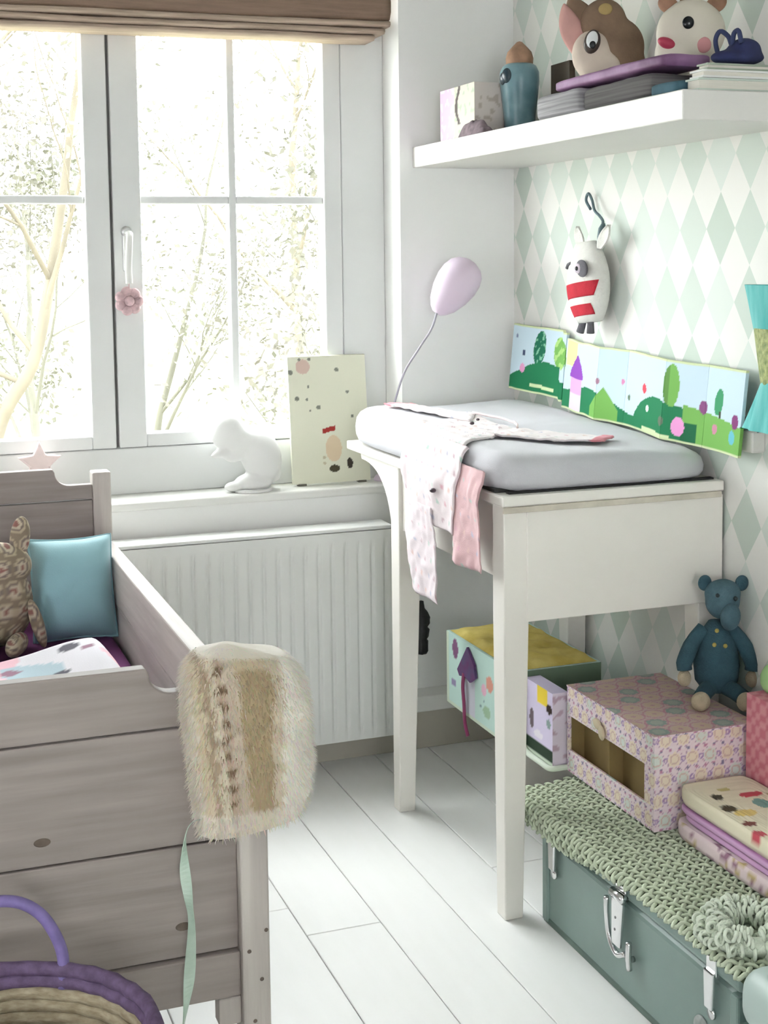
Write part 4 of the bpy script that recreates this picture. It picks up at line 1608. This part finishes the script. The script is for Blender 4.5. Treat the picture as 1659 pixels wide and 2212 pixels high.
RMM = print_mat('printed_jersey', 0.95, 0.3, 600, 0.2)
PINK = L(214, 132, 142)
# chest, from the collar (inside the pad) to the pad's edge
cloth_piece('bodice', [(0.235, 2.86), (0.20, 2.60), (-0.01, 2.40), (-0.01, 2.71)], 60, 50, 0.000, WHP)
# hanging lower body
cloth_piece('skirt', [(0.012, 2.715), (0.012, 2.395), (-0.16, 2.415), (-0.16, 2.665)], 60, 40, 0.002, L(218, 206, 208))
# far sleeve to the window side and near sleeve to the wall
cloth_piece('sleeve', [(0.16, 2.74), (0.225, 2.86), (0.150, 3.06), (0.070, 3.03)], 24, 40, 0.004, WHP, edge=PINK)
cloth_piece('sleeve', [(0.190, 2.66), (0.115, 2.52), (0.290, 2.408), (0.350, 2.46)], 24, 60, 0.004, WHP, edge=PINK)
# legs hanging
cloth_piece('trouser_leg', [(-0.13, 2.668), (-0.13, 2.500), (-0.315, 2.480), (-0.315, 2.615)], 30, 40, 0.006, L(214, 202, 206), label='longer trouser leg with white cuff')
cloth_piece('trouser_leg', [(-0.02, 2.455), (-0.02, 2.300), (-0.205, 2.300), (-0.205, 2.410)], 30, 40, -0.002, L(206, 170, 172), label='pink trouser leg folded behind')
# collar and buttons
pts = [drape(0.215 + 0.035 * math.sin(PI * k / 12) , 2.62 + 0.23 * k / 12, 0.006) for k in range(13)]
MB().tube(pts, 0.0028, 6).build('collar', mat('blush_trim', (0.80, 0.66, 0.66), 0.9), rm, smooth=True)
for (s, y, r) in ((0.13, 2.66, 0.005), (-0.095, 2.485, 0.0065), (0.17, 2.72, 0.004)):
    p = drape(s, y, 0.007)
    MB().ellip(p, (r, r, r * 0.7)).build('button', mat('dark_button', (0.06, 0.04, 0.05), 0.4), rm, smooth=True)

# ================================================================== HANGING KNITTED TOY
ht = thing('knitted_toy', (1.48, 2.74, 1.07), 'white knitted monster toy with red mouth hanging on the wallpaper', 'toy')
KW = mat('white_knit', (0.68, 0.67, 0.63), 0.95, 0.08, 40, bump=0.8, bscale=350)
KR = mat('red_knit', (0.48, 0.022, 0.04), 0.95, 0.15, 40, bump=0.8, bscale=350)
KG = mat('grey_knit', (0.13, 0.125, 0.14), 0.95, 0.15, 40, bump=0.8, bscale=350)
HC = Vector((1.478, 2.735, 0))


def body_r(z):
    t = (z - 1.075) / (1.250 - 1.075)
    return 0.072 * max(0.02, math.sin(PI * (0.10 + 0.80 * t))) ** 0.55


def hang_slice(z0, z1, mtl, name, grow=0.0, tilt=0.0):
    n = 12
    prof = [(0.0, z0)] + [(body_r(z0 + (z1 - z0) * k / n) + grow, z0 + (z1 - z0) * k / n) for k in range(n + 1)] + [(0.0, z1)]
    m = MB().lathe(prof, (0, 0, 0), (0, 0, 1), 32)
    M4 = Matrix.Translation(HC) @ Matrix.Diagonal((0.48, 1.05, 1, 1))
    m.xf(M4)
    m.xf(Matrix.Translation((HC.x, HC.y, 1.16)) @ Matrix.Rotation(-0.12, 4, 'X') @ Matrix.Translation((-HC.x, -HC.y, -1.16)))
    return m.build(name, mtl, ht, smooth=True)


hang_slice(1.078, 1.252, KW, 'body')


def hang_patch(rows, mtl, name, grow):
    """rows: (z, a0, a1) angular extent of the patch on the front; 180 deg faces the room"""
    vs, fs = [], []
    n = 24
    for (z, a0, a1) in rows:
        for k in range(n + 1):
            a = math.radians(a0 + (a1 - a0) * k / n)
            r = body_r(z) + grow
            vs.append(Vector((r * math.cos(a), r * math.sin(a), z)))
    for i in range(len(rows) - 1):
        for k in range(n):
            fs.append((i * (n + 1) + k, i * (n + 1) + k + 1, (i + 1) * (n + 1) + k + 1, (i + 1) * (n + 1) + k))
    m = MB().add(vs, fs)
    m.xf(Matrix.Translation(HC) @ Matrix.Diagonal((0.48, 1.05, 1, 1)))
    m.xf(Matrix.Translation((HC.x, HC.y, 1.16)) @ Matrix.Rotation(-0.12, 4, 'X') @ Matrix.Translation((-HC.x, -HC.y, -1.16)))
    o = m.build(name, mtl, ht, smooth=True)
    md = o.modifiers.new('thick', 'SOLIDIFY')
    md.thickness = 0.003
    md.offset = -1
    return o


hang_patch([(1.132 + 0.004 * k, 96, 232 + 2 * k) for k in range(9)], KR, 'mouth', 0.0018)
hang_patch([(1.092 + 0.003 * k, 120 - 3 * k, 238 - 2 * k) for k in range(9)], KR, 'lower_lip', 0.0018)
for (dy, s) in ((0.030, 1), (-0.052, -1)):
    leaf((1.480, 2.735 + dy, 1.236), (1.482, 2.735 + dy * 1.7, 1.288), (0, 1, 0.1), 0.020, 0.004).build('ear', KW, ht, smooth=True)
e = MB().ellip((1.446, 2.705, 1.196), (0.006, 0.025, 0.0185), Rx(0.2)).build('eye', KG, ht, smooth=True)
MB().ellip((1.441, 2.714, 1.196), (0.005, 0.013, 0.011)).build('eye_white', mat('lilac_knit', (0.55, 0.48, 0.55), 0.9), e, smooth=True)
MB().ellip((1.437, 2.711, 1.196), (0.004, 0.005, 0.005)).build('pupil', mat('pupil_black', (0.01, 0.012, 0.015), 0.2), e, smooth=True)
MB().tube(bez([(1.452, 2.785, 1.196), (1.452, 2.778, 1.204), (1.452, 2.765, 1.207)], 5), 0.004, 8).build('eye', KG, ht, smooth=True)
for dy in (0.012, -0.018):
    MB().tube([(1.478, 2.742 + dy, 1.085), (1.474, 2.746 + dy * 1.6, 1.055)], [0.007, 0.009], 10).build('leg', KG, ht, smooth=True)
SLT = mat('slate_strap', (0.10, 0.15, 0.17), 0.6, 0.2, 30)
MB().tube(bez([(1.505, 2.775, 1.325), (1.503, 2.792, 1.345), (1.503, 2.782, 1.360), (1.503, 2.765, 1.345), (1.500, 2.748, 1.322), (1.497, 2.722, 1.310), (1.492, 2.697, 1.298), (1.488, 2.690, 1.288)], 6), 0.0032, 8).build('strap', SLT, ht, smooth=True)
MB().tube([(1.490, 2.690, 1.292), (1.486, 2.688, 1.280), (1.484, 2.690, 1.262), (1.483, 2.696, 1.248)], [0.004, 0.0085, 0.0085, 0.004], 12).build('clip', SLT, ht, smooth=True)
MB().tube(bez([(1.483, 2.696, 1.250), (1.481, 2.702, 1.236), (1.480, 2.720, 1.228), (1.480, 2.742, 1.232), (1.480, 2.752, 1.240)], 6), 0.003, 8).build('clip_hook', SLT, ht, smooth=True)

# ================================================================== TEAL FABRIC AT THE RIGHT EDGE
tg = thing('hanging_garment', (1.48, 2.055, 0.912), 'teal and olive fabric garment hanging at the right edge', 'garment')
TEAL = mat('teal_cotton', (0.06, 0.36, 0.34), 0.8, 0.3, 8, (1, 6, 1), color2=(0.16, 0.48, 0.46), bump=0.2, bscale=200)
OLV = mat('olive_sequin', (0.14, 0.19, 0.05), 0.6, 0, 90, color2=(0.36, 0.38, 0.14), bump=0.8, bscale=160)


def garment(z0, z1, w0, w1, d0, d1, ruf, seed, yc0=2.055, yc1=2.055):
    def P(u, v):
        a = 2 * PI * u
        z = z0 + (z1 - z0) * v
        w_ = w0 + (w1 - w0) * v
        d_ = d0 + (d1 - d0) * v
        k = 1 + ruf * math.sin(a * 9 + seed) * (1 - v)
        return Vector((1.478 + d_ * k * math.cos(a) * 0.9, yc0 + (yc1 - yc0) * v + w_ * k * math.sin(a), z))
    return MB().grid(P, 72, 14)


garment(1.088, 1.168, 0.060, 0.088, 0.023, 0.030, 0.0, 0).build('bodice', TEAL, tg, smooth=True)
garment(0.985, 1.092, 0.034, 0.060, 0.018, 0.024, 0.03, 1).build('waist', OLV, tg, smooth=True)
garment(0.912, 1.000, 0.082, 0.034, 0.032, 0.018, 0.08, 2).build('skirt', TEAL, tg, smooth=True)

# small white wall clip with a grey loop
hk = thing('wall_clip', (1.503, 2.162, 0.858), 'small white square clip with grey loop beside the cloth panels', 'clip')
MB().box(1.490, XW, 2.140, 2.182, 0.862, 0.902).build('block', mat('white_plastic', (0.72, 0.70, 0.66), 0.5, 0.05, 20), hk, bevel=0.004)
MB().tube(bez([(1.505, 2.178, 0.900), (1.500, 2.176, 0.918), (1.500, 2.160, 0.924), (1.503, 2.145, 0.912), (1.506, 2.142, 0.900)], 6), 0.005, 8).build('loop', mat('slate_loop', (0.12, 0.13, 0.14), 0.7), hk, smooth=True)

# ================================================================== BOXES UNDER THE TABLE
# low bench carrying the far boxes
bn = thing('low_bench', (1.387, 2.55, 0), 'low white bench against the wall under the printed boxes', 'bench')
MB().box(1.296, 1.456, 2.40, 2.78, 0.196, 0.215).build('seat', TW, bn, bevel=0.002)
for yy in (2.41, 2.748):
    MB().box(1.300, 1.452, yy, yy + 0.022, 0.0, 0.195).build('leg_panel', TW, bn, bevel=0.002)
MB().box(1.428, 1.448, 2.432, 2.748, 0.10, 0.18).build('stretcher', TW, bn, bevel=0.002)
ZBX = 0.2155

# bird house box with yellow top
def bird_print(face, a, b, x, y, z):
    c = L(196, 224, 216)
    if face == 'near':
        return L(104, 124, 104) if b > 0.02 else L(78, 84, 72)
    if face == 'left':
        if a < 0.012 or b < 0.006:
            return L(206, 220, 200)
        for (ca, cb_, ra, rb, col) in ((0.05, 0.135, 0.016, 0.022, L(134, 92, 128)), (0.235, 0.105, 0.018, 0.017, L(222, 158, 140)), (0.205, 0.085, 0.012, 0.014, L(232, 184, 206)), (0.04, 0.055, 0.012, 0.010, L(150, 140, 178)),
                                       (0.22, 0.04, 0.02, 0.014, L(160, 190, 160)), (0.10, 0.03, 0.016, 0.012, L(166, 206, 196)), (0.30, 0.06, 0.02, 0.02, L(170, 206, 200)), (0.28, 0.13, 0.012, 0.012, L(236, 200, 210)), (0.19, 0.045, 0.005, 0.005, L(120, 150, 160)), (0.205, 0.06, 0.004, 0.004, L(120, 150, 160))):
            if ((a - ca) / ra) ** 2 + ((b - cb_) / rb) ** 2 < 1:
                c = col
        if abs(a - 0.13) < 0.03 and b < 0.1:
            c = L(214, 214, 226)
    return c


bx = thing('printed_box', (1.30, 2.71, ZBX), 'pale turquoise printed box with yellow top under the table', 'box')
MB().pbox(1.200, 1.400, 2.532, 2.888, ZBX, ZBX + 0.165, bird_print, 0.005).build('body', PAP, bx)
YEL = mat('mustard_fabric', (0.66, 0.55, 0.17), 0.9, 0, 18, color2=(0.48, 0.36, 0.07), bump=0.6, bscale=60)


def lidP(u, v):
    x = 1.206 + 0.188 * u
    y = 2.538 + 0.344 * v
    e = min(smooth01(u * 10), smooth01((1 - u) * 10), smooth01(v * 10), smooth01((1 - v) * 10))
    return (x, y, ZBX + 0.166 + e * (0.010 + 0.006 * nz(x * 30, y * 30)))


MB().grid(lidP, 40, 40).build('fabric_top', YEL, bx, smooth=True)
PUR2 = mat('plum_felt', (0.17, 0.055, 0.17), 0.9, 0.2, 40, color2=(0.12, 0.09, 0.20))
MB().prism([(2.757, 0.376), (2.812, 0.312), (2.80, 0.300), (2.770, 0.306), (2.742, 0.300), (2.712, 0.318), (2.72, 0.345)], (1.1985, 0, 0), (0, 1, 0), (0, 0, 1), (-1, 0, 0), 0.006).build('roof_tag', PUR2, bx, bevel=0.001)
rp_ = bez([(1.194, 2.777, 0.312), (1.192, 2.778, 0.280), (1.193, 2.774, 0.24), (1.192, 2.768, 0.205), (1.192, 2.752, 0.178)], 6)
MB().tube(rp_, 0.0075, 8, flat=0.35).build('ribbon', mat('magenta_ribbon', (0.28, 0.045, 0.13), 0.5, 0.2, 30), bx, smooth=True)

# lilac picture case
def lilac_print(face, a, b, x, y, z):
    c = L(216, 206, 232)
    if face in ('left',):
        if b < 0.034 and b > 0.010:
            c = L(44, 62, 48)
        if b < 0.010:
            c = L(222, 232, 216)
        if b > 0.118 and 0.055 < a < 0.10:
            c = L(236, 208, 70)
        for (ca, cb_, ra, rb, col) in ((0.108, 0.115, 0.012, 0.010, L(52, 34, 28)), (0.03, 0.075, 0.010, 0.020, L(110, 96, 104)), (0.105, 0.085, 0.009, 0.009, L(140, 160, 160)), (0.06, 0.05, 0.02, 0.008, L(232, 226, 238))):
            if ((a - ca) / ra) ** 2 + ((b - cb_) / rb) ** 2 < 1:
                c = col
    elif face == 'near':
        c = L(226, 216, 230)
        if nz(x * 60, z * 60) > 0.25:
            c = L(196, 170, 190)
    elif face == 'top':
        c = L(206, 198, 222)
    return c


lc = thing('picture_book', (1.24, 2.46, ZBX), 'upright lilac picture book with yellow and dark green print between two boxes', 'book')
MB().pbox(1.222, 1.256, 2.404, 2.526, ZBX + 0.004, ZBX + 0.155, lilac_print, 0.004).build('body', PAP, lc)
MB().tube(bez([(1.218, 2.532, ZBX + 0.012), (1.214, 2.50, ZBX + 0.0065), (1.214, 2.44, ZBX + 0.0065), (1.216, 2.402, ZBX + 0.0065), (1.24, 2.398, ZBX + 0.0065), (1.258, 2.398, ZBX + 0.0065)], 6), 0.006, 8).build('rim', mat('pale_green_rim', (0.70, 0.78, 0.66), 0.6), lc, smooth=True)

# big floral box with a cut-out
def floral(face, a, b, x, y, z):
    top = face == 'top'
    k = 0.044 if top else 0.036
    j = math.floor(b / k)
    i = math.floor(a / k + 0.5 * (j % 2))
    du, dv = (a / k + 0.5 * (j % 2)) - i - 0.5, b / k - j - 0.5
    d = math.hypot(du, dv)
    an = math.atan2(dv, du)
    soft = nz(a * 160, b * 160)
    if top:
        c = lerp(L(196, 168, 174), L(204, 184, 172), 0.5 + soft)
        if (i + 2 * j) % 3 == 0:
            if d < 0.42 + 0.03 * math.cos(8 * an):
                c = L(146, 160, 154)
            if d < 0.26:
                c = L(166, 174, 164)
        else:
            if d < 0.36 + 0.04 * math.cos(6 * an):
                c = L(202, 180, 160)
            if d < 0.10:
                c = L(188, 150, 156)
        if 0.44 < d < 0.50:
            c = L(190, 140, 152)
    else:
        c = lerp(L(240, 226, 230), L(236, 218, 224), 0.5 + soft)
        if d < 0.36 + 0.04 * math.cos(8 * an):
            c = L(240, 226, 206) if (i + j) % 3 else L(222, 228, 220)
        if 0.20 < d < 0.26:
            c = L(216, 188, 180)
        q = math.hypot(abs(du) - 0.5, dv)
        if 0.07 < q < 0.15:
            c = L(176, 146, 190)
        q = math.hypot(abs(du) - 0.25, abs(dv) - 0.5)
        if q < 0.09:
            c = L(140, 130, 160) if (i * 3 + j) % 2 else L(200, 140, 170)
        if 0.40 < d < 0.45 and math.cos(10 * an) > 0.2:
            c = L(186, 150, 178)
    return c


FX0, FX1, FY0, FY1, FZ0, FZ1 = 1.249, 1.457, 2.068, 2.394, 0.2175, 0.388
fb_ = thing('floral_box', (1.355, 2.232, FZ0), 'pink floral cardboard box with a cut-out side on the trunk', 'box')
m = MB()
th = 0.004
OY0, OY1, OZ0, OZ1 = 2.102, 2.384, 0.262, 0.330
m.pbox(FX0, FX0 + th, FY0, FY1, FZ0, OZ0, lambda f_, a, b, x, y, z: floral(f_, a, b, x, y, z), 0.0026)
m.pbox(FX0, FX0 + th, FY0, FY1, OZ1, FZ1 - 0.002, lambda f_, a, b, x, y, z: floral(f_, a, b + OZ1 - FZ0, x, y, z), 0.0026)
m.pbox(FX0, FX0 + th, FY0, OY0, OZ0, OZ1, lambda f_, a, b, x, y, z: floral(f_, a + OY1 - FY0, b + OZ0 - FZ0, x, y, z), 0.0026)
m.pbox(FX0, FX0 + th, OY1, FY1, OZ0, OZ1, lambda f_, a, b, x, y, z: floral(f_, a, b + OZ0 - FZ0, x, y, z), 0.0026)
m.pbox(FX0 + th, FX1, FY0, FY0 + th, FZ0, FZ1 - 0.002, lambda f_, a, b, x, y, z: floral(f_, a, b, x, y, z), 0.0026)
m.pbox(FX0 + th, FX1, FY1 - th, FY1, FZ0, FZ1 - 0.002, lambda f_, a, b, x, y, z: floral(f_, a, b, x, y, z), 0.008)
m.pbox(FX1 - th, FX1, FY0 + th, FY1 - th, FZ0, FZ1 - 0.002, lambda f_, a, b, x, y, z: floral(f_, a, b, x, y, z), 0.008)
m.build('body', PAP, fb_)
MB().pbox(FX0 - 0.001, FX1 + 0.001, FY0 - 0.001, FY1 + 0.001, FZ1 - 0.002, FZ1 + 0.001, floral, 0.0026).build('lid', PAP, fb_)
KRA = mat('kraft_inside', (0.30, 0.215, 0.095), 0.85, 0.15, 12)
m = MB()
m.box(FX0 + 0.005, FX1 - 0.005, FY0 + 0.005, FY1 - 0.005, FZ0 + 0.0005, FZ0 + 0.003)
m.box(FX0 + 0.034, FX0 + 0.037, FY0 + 0.005, FY1 - 0.005, FZ0 + 0.003, FZ1 - 0.004)
m.box(FX0 + 0.0045, FX0 + 0.034, 2.235, 2.238, FZ0 + 0.003, FZ1 - 0.004)
m.box(FX0 + 0.0045, FX0 + 0.034, FY1 - 0.007, FY1 - 0.0045, FZ0 + 0.003, FZ1 - 0.004)
m.box(FX0 + 0.0045, FX0 + 0.034, FY0 + 0.0045, FY0 + 0.007, FZ0 + 0.003, FZ1 - 0.004)
m.build('inner_card', KRA, fb_)
tbm = MB().ellip((FX0 - 0.006, 2.262, 0.352), (0.006, 0.014, 0.009), Rx(0.4))
tbm.ellip((FX0 - 0.006, 2.246, 0.340), (0.006, 0.007, 0.014), Rx(-0.3))
tbm.build('ribbon_pull', mat('cream_ribbon', (0.66, 0.57, 0.40), 0.7), fb_, smooth=True)

# red pink box at the right edge
def redpink(face, a, b, x, y, z):
    c = L(200, 116, 130)
    k = 0.014
    if (math.floor(a / k) + math.floor(b / k)) % 2 == 0:
        c = L(216, 150, 158)
    return c


m = MB().pbox(1.425, 1.515, 1.84, 2.052, 0.2175, 0.452, redpink, 0.006)
tag(m.build('checked_box', PAP), 'rose red checked box cut by the right edge of the picture', 'box')
m = MB().ellip((1.47, 2.03, 0.478), (0.03, 0.022, 0.030))
tag(m.build('green_ball', mat('apple_green_felt', (0.35, 0.55, 0.25), 0.9, 0.2, 20), None, smooth=True), 'apple green felt ball on the rose red box', 'ball')

# pile of printed fabric books in front
def soft_book(name, x0, x1, y0, y1, z0, z1, color, label, r=0.02):
    def P(u, v):
        pass
    m = MB()
    # rounded-corner plan, painted
    N = 22
    def corner(t):
        a = 2 * PI * t
        c, s_ = math.cos(a), math.sin(a)
        k = (abs(c) ** 12 + abs(s_) ** 12) ** (-1 / 12.0)
        return (x0 + x1) / 2 + (x1 - x0) / 2 * c * k, (y0 + y1) / 2 + (y1 - y0) / 2 * s_ * k
    n = 160
    lv = [(0.97, z0), (1.0, z0 + (z1 - z0) * 0.3), (1.0, z0 + (z1 - z0) * 0.7), (0.985, z1)] + [(0.985 - 0.985 * k / 40, z1) for k in range(1, 41)]
    vs, cs, fs = [], [], []
    cx, cy = (x0 + x1) / 2, (y0 + y1) / 2
    for (sc, z) in lv:
        for k in range(n):
            px_, py_ = corner(k / n)
            p = (cx + (px_ - cx) * sc, cy + (py_ - cy) * sc, z + (0.002 * nz(px_ * sc * 20, py_ * sc * 20) if sc < 0.95 else 0))
            vs.append(p)
            cs.append(color(p[0], p[1], (z - z0) / (z1 - z0)))
    for i in range(len(lv) - 1):
        for k in range(n):
            fs.append((i * n + k, i * n + (k + 1) % n, (i + 1) * n + (k + 1) % n, (i + 1) * n + k))
    fs.append(tuple(reversed(range(n))))
    m.add(vs, fs, cs)
    return tag(m.build(name, PRN, None, smooth=True), label, 'fabric book', 'soft fabric books piled on the trunk')


def col_floral(x, y, t):
    c = L(224, 206, 208)
    q = nz(x * 45, y * 45, t * 3)
    if q > 0.32:
        c = L(150, 110, 130)
    elif q < -0.35:
        c = L(190, 170, 120)
    return c


def col_purple(x, y, t):
    return L(206, 164, 204) if 0.25 < t < 0.75 else L(166, 116, 160)


def col_cream(x, y, t):
    c = L(230, 222, 196)
    if t < 0.65:
        return c
    for (cx, cy, rx, ry, col) in ((1.315, 1.975, 0.010, 0.012, L(58, 54, 34)), (1.305, 1.925, 0.013, 0.014, L(70, 58, 30)), (1.375, 1.965, 0.022, 0.012, L(206, 72, 84)), (1.37, 1.925, 0.014, 0.02, L(120, 160, 150)),
                                 (1.32, 1.90, 0.02, 0.014, L(224, 198, 120)), (1.30, 1.86, 0.012, 0.010, L(120, 60, 50)), (1.36, 1.86, 0.02, 0.02, L(244, 240, 228)), (1.42, 1.95, 0.02, 0.012, L(170, 150, 90)), (1.345, 2.0, 0.012, 0.008, L(196, 186, 120)), (1.29, 1.82, 0.012, 0.012, L(196, 80, 90))):
        if ((x - cx) / rx) ** 2 + ((y - cy) / ry) ** 2 < 1:
            c = col
    return c


ZP = 0.2175
soft_book('fabric_book', 1.276, 1.418, 1.70, 2.050, ZP, ZP + 0.030, col_floral, 'pale floral fabric book at the bottom of the pile')
soft_book('fabric_book', 1.285, 1.420, 1.70, 2.038, ZP + 0.0305, ZP + 0.044, col_purple, 'lower lilac edged fabric book in the pile')
soft_book('fabric_book', 1.280, 1.418, 1.70, 2.045, ZP + 0.0445, ZP + 0.058, col_purple, 'upper lilac edged fabric book in the pile')
soft_book('fabric_book', 1.283, 1.420, 1.70, 2.050, ZP + 0.0585, ZP + 0.088, col_cream, 'cream animal print fabric book on top of the pile')

# ================================================================== BLUE CROCHET BEAR
be = thing('crochet_bear', (1.465, 2.215, 0.389), 'petrol blue crocheted bear sitting on the floral box', 'toy bear')
BB = mat('petrol_yarn', (0.045, 0.10, 0.128), 0.95, 0.2, 40, bump=0.9, bscale=330)
BG = mat('petrol_yarn_light', (0.085, 0.155, 0.19), 0.95, 0.2, 40, bump=0.9, bscale=330)
BS = mat('sand_yarn', (0.50, 0.42, 0.30), 0.95, 0.15, 40, bump=0.9, bscale=330)
F0 = Vector((1.470, 2.215, 0.389))
VIEW = Rz(-math.atan2(1.2, 2.2) * 0.85)     # the bear faces the room


def bp(x, y, z):
    """bear local: x to its picture right, y towards the wall, z up"""
    return F0 + VIEW @ Vector((x, y, z))


MB().lathe([(0.0, 0.012), (0.026, 0.016), (0.040, 0.035), (0.043, 0.065), (0.038, 0.100), (0.028, 0.130), (0.016, 0.148), (0.0, 0.150)], bp(0, 0, 0), (0, 0, 1), 32).build('body', BB, be, smooth=True)
m = MB().ellip(bp(0.008, -0.012, 0.190), (0.034, 0.030, 0.036))
m.ellip(bp(0.008, -0.012, 0.205), (0.037, 0.028, 0.026))
m.build('head', BG, be, remesh=0.0045)
MB().ellip(bp(0.018, -0.040, 0.166), (0.018, 0.019, 0.027), Rx(0.3)).build('muzzle', BG, be, smooth=True)
for s in (-1, 1):
    MB().ellip(bp(0.010 + s * 0.034, -0.006, 0.222), (0.014, 0.008, 0.015)).build('ear', BB, be, smooth=True)
    MB().ellip(bp(0.011 + s * 0.0165, -0.0385, 0.203 - 0.003 * s), (0.0042, 0.004, 0.0042)).build('eye', mat('dark_teal_bead', (0.008, 0.025, 0.03), 0.3), be, smooth=True)
    arm = MB().tube(bez([bp(s * 0.024, -0.004, 0.135), bp(s * 0.046, -0.012, 0.110), bp(s * 0.062, -0.020, 0.075), bp(s * 0.062, -0.022, 0.060)], 5),
                    [0.014] * 6 + [0.015] * 6 + [0.014] * 4, 14).build('arm', BB, be, smooth=True)
    MB().ellip(bp(s * 0.0625, -0.022, 0.044), (0.013, 0.012, 0.016)).build('paw', BS, arm, smooth=True)
    lg = MB().tube(bez([bp(s * 0.014, -0.020, 0.028), bp(s * 0.028, -0.048, 0.026), bp(s * 0.038, -0.070, 0.022)], 5), 0.0155, 14).build('leg', BB, be, smooth=True)
    MB().ellip(bp(s * 0.041, -0.082, 0.0185), (0.0185, 0.015, 0.018)).build('foot', BS, lg, smooth=True)
for (x_, z_) in ((-0.010, 0.112), (0.010, 0.110), (-0.004, 0.136)):
    MB().ellip(bp(x_, -0.036 if z_ < 0.12 else -0.026, z_), (0.0042, 0.0035, 0.0042)).build('button', mat('mustard_button', (0.45, 0.36, 0.10), 0.6), be, smooth=True)

# ================================================================== GARDEN BEYOND THE WINDOW
GRS = mat('pale_winter_grass', (0.20, 0.20, 0.12), 0.95, 0.3, 0.8)
gd = MB().grid(lambda u, v: (-14 + 40 * u, 3.6 + 40 * v, -1.2 + 0.15 * nz(u * 9, v * 9) + 0.9 * smooth01((v - 0.2) / 0.5)), 30, 30).build('garden_ground', GRS)
struct(gd, 'pale winter garden ground beyond the window')
BARK = mat('pale_bark', (0.088, 0.075, 0.053), 0.9, 0.25, 3, (3, 3, 1))
TWIG = mat('grey_twig', (0.083, 0.08, 0.062), 0.9, 0.2, 5)
LEAF = mat('spring_leaf', (0.09, 0.094, 0.068), 0.9, 0.4, 1.5, color2=(0.105, 0.095, 0.08))


def grow(m, p, d, ln, r, depth, rng, tips):
    pts, rads = [p.copy()], [r]
    n = 5
    q = p.copy()
    for i in range(n):
        d = (d + Vector((rng.uniform(-.16, .16), rng.uniform(-.16, .16), rng.uniform(-.08, .14)))).normalized()
        q = q + d * (ln / n)
        pts.append(q.copy())
        rads.append(r * (1 - 0.45 * (i + 1) / n))
        if depth <= 2:
            tips.append(q.copy())
        if depth > 0 and i >= 1 and rng.random() < 0.62:
            ax = d.orthogonal().normalized()
            ax.rotate(Matrix.Rotation(rng.uniform(0, 2 * PI), 3, d))
            nd = (d + ax * rng.uniform(0.5, 1.0) + Vector((0, 0, 0.15))).normalized()
            grow(m, q, nd, ln * rng.uniform(0.5, 0.72), rads[-1] * 0.55, depth - 1, rng, tips)
    m.tube(pts, rads, 7 if depth > 1 else 4, cap=False)
    if depth > 0:
        grow(m, q, d, ln * 0.66, rads[-1], depth - 1, rng, tips)


def tree(name, label, base, lean, h, r, depth, seed, trunk=None, leaves=3, bark=BARK):
    rng = random.Random(seed)
    t = thing(name, base, label, 'tree', 'garden plants beyond the window')
    m = MB()
    tips = []
    if trunk:
        pts = bez(trunk, 6)
        m.tube(pts, [r * (1 - 0.55 * i / len(pts)) for i in range(len(pts))], 9, cap=False)
        for i in (8, 11, 13, 16, 19, 22, 25):
            if i < len(pts):
                d = Vector((rng.uniform(-1, 1), rng.uniform(-.6, .6), rng.uniform(0.3, 1))).normalized()
                grow(m, pts[i], d, h * 0.32, r * 0.35, depth - 1, rng, tips)
        grow(m, pts[-1], (pts[-1] - pts[-2]).normalized(), h * 0.4, r * 0.45, depth - 1, rng, tips)
    else:
        grow(m, Vector(base), Vector(lean).normalized(), h * 0.45, r, depth, rng, tips)
    m.build('trunk', bark, t, smooth=True)
    m = MB()
    for p in tips:
        for _ in range(leaves):
            c = p + Vector((rng.gauss(0, .12), rng.gauss(0, .12), rng.gauss(0, .12)))
            a, b = Vector((rng.uniform(-1, 1), rng.uniform(-1, 1), rng.uniform(-1, 1))).normalized(), Vector((rng.uniform(-1, 1), rng.uniform(-1, 1), rng.uniform(-1, 1))).normalized()
            s = rng.uniform(0.014, 0.032)
            m.add([c - a * s, c + b * s * 0.6, c + a * s, c - b * s * 0.6], [(0, 1, 2, 3)])
    o = m.build('leaves', LEAF, t)
    o['kind'] = 'stuff'
    return t


tree('bare_tree', 'slender pale tree with curved trunk behind the left casement', (0.45, 8.0, -1.1), (0, 0, 1), 3.2, 0.05, 4, 3,
     trunk=[(0.35, 8.0, -1.1), (0.52, 8.0, -0.2), (0.66, 8.0, 0.35), (0.84, 8.0, 0.66), (0.94, 8.0, 1.05), (1.02, 8.0, 1.50), (1.06, 8.0, 1.72)], leaves=2)
tree('leafy_shrub', 'low twiggy shrub seen behind the lower right panes', (2.5, 7.0, -1.1), (-0.1, 0, 1), 3.0, 0.035, 4, 11, leaves=4, bark=TWIG)
tree('leafy_shrub', 'pale twiggy shrub seen low in the left panes', (0.9, 9.5, -1.0), (0.15, 0, 1), 3.4, 0.04, 4, 23, leaves=4, bark=TWIG)
tree('leafy_shrub', 'yellowish shrub beyond the middle of the window', (2.2, 11.5, -1.0), (0.05, 0, 1), 3.8, 0.04, 4, 31, leaves=4, bark=TWIG)
tree('bare_tree', 'distant bare tree reaching above the glazing bar at left', (0.2, 13.0, -0.8), (0.05, 0, 1), 6.5, 0.09, 4, 41, leaves=2)
tree('bare_tree', 'distant bare tree behind the right casement', (4.1, 14.0, -0.8), (-0.05, 0, 1), 5.5, 0.08, 4, 52, leaves=2)
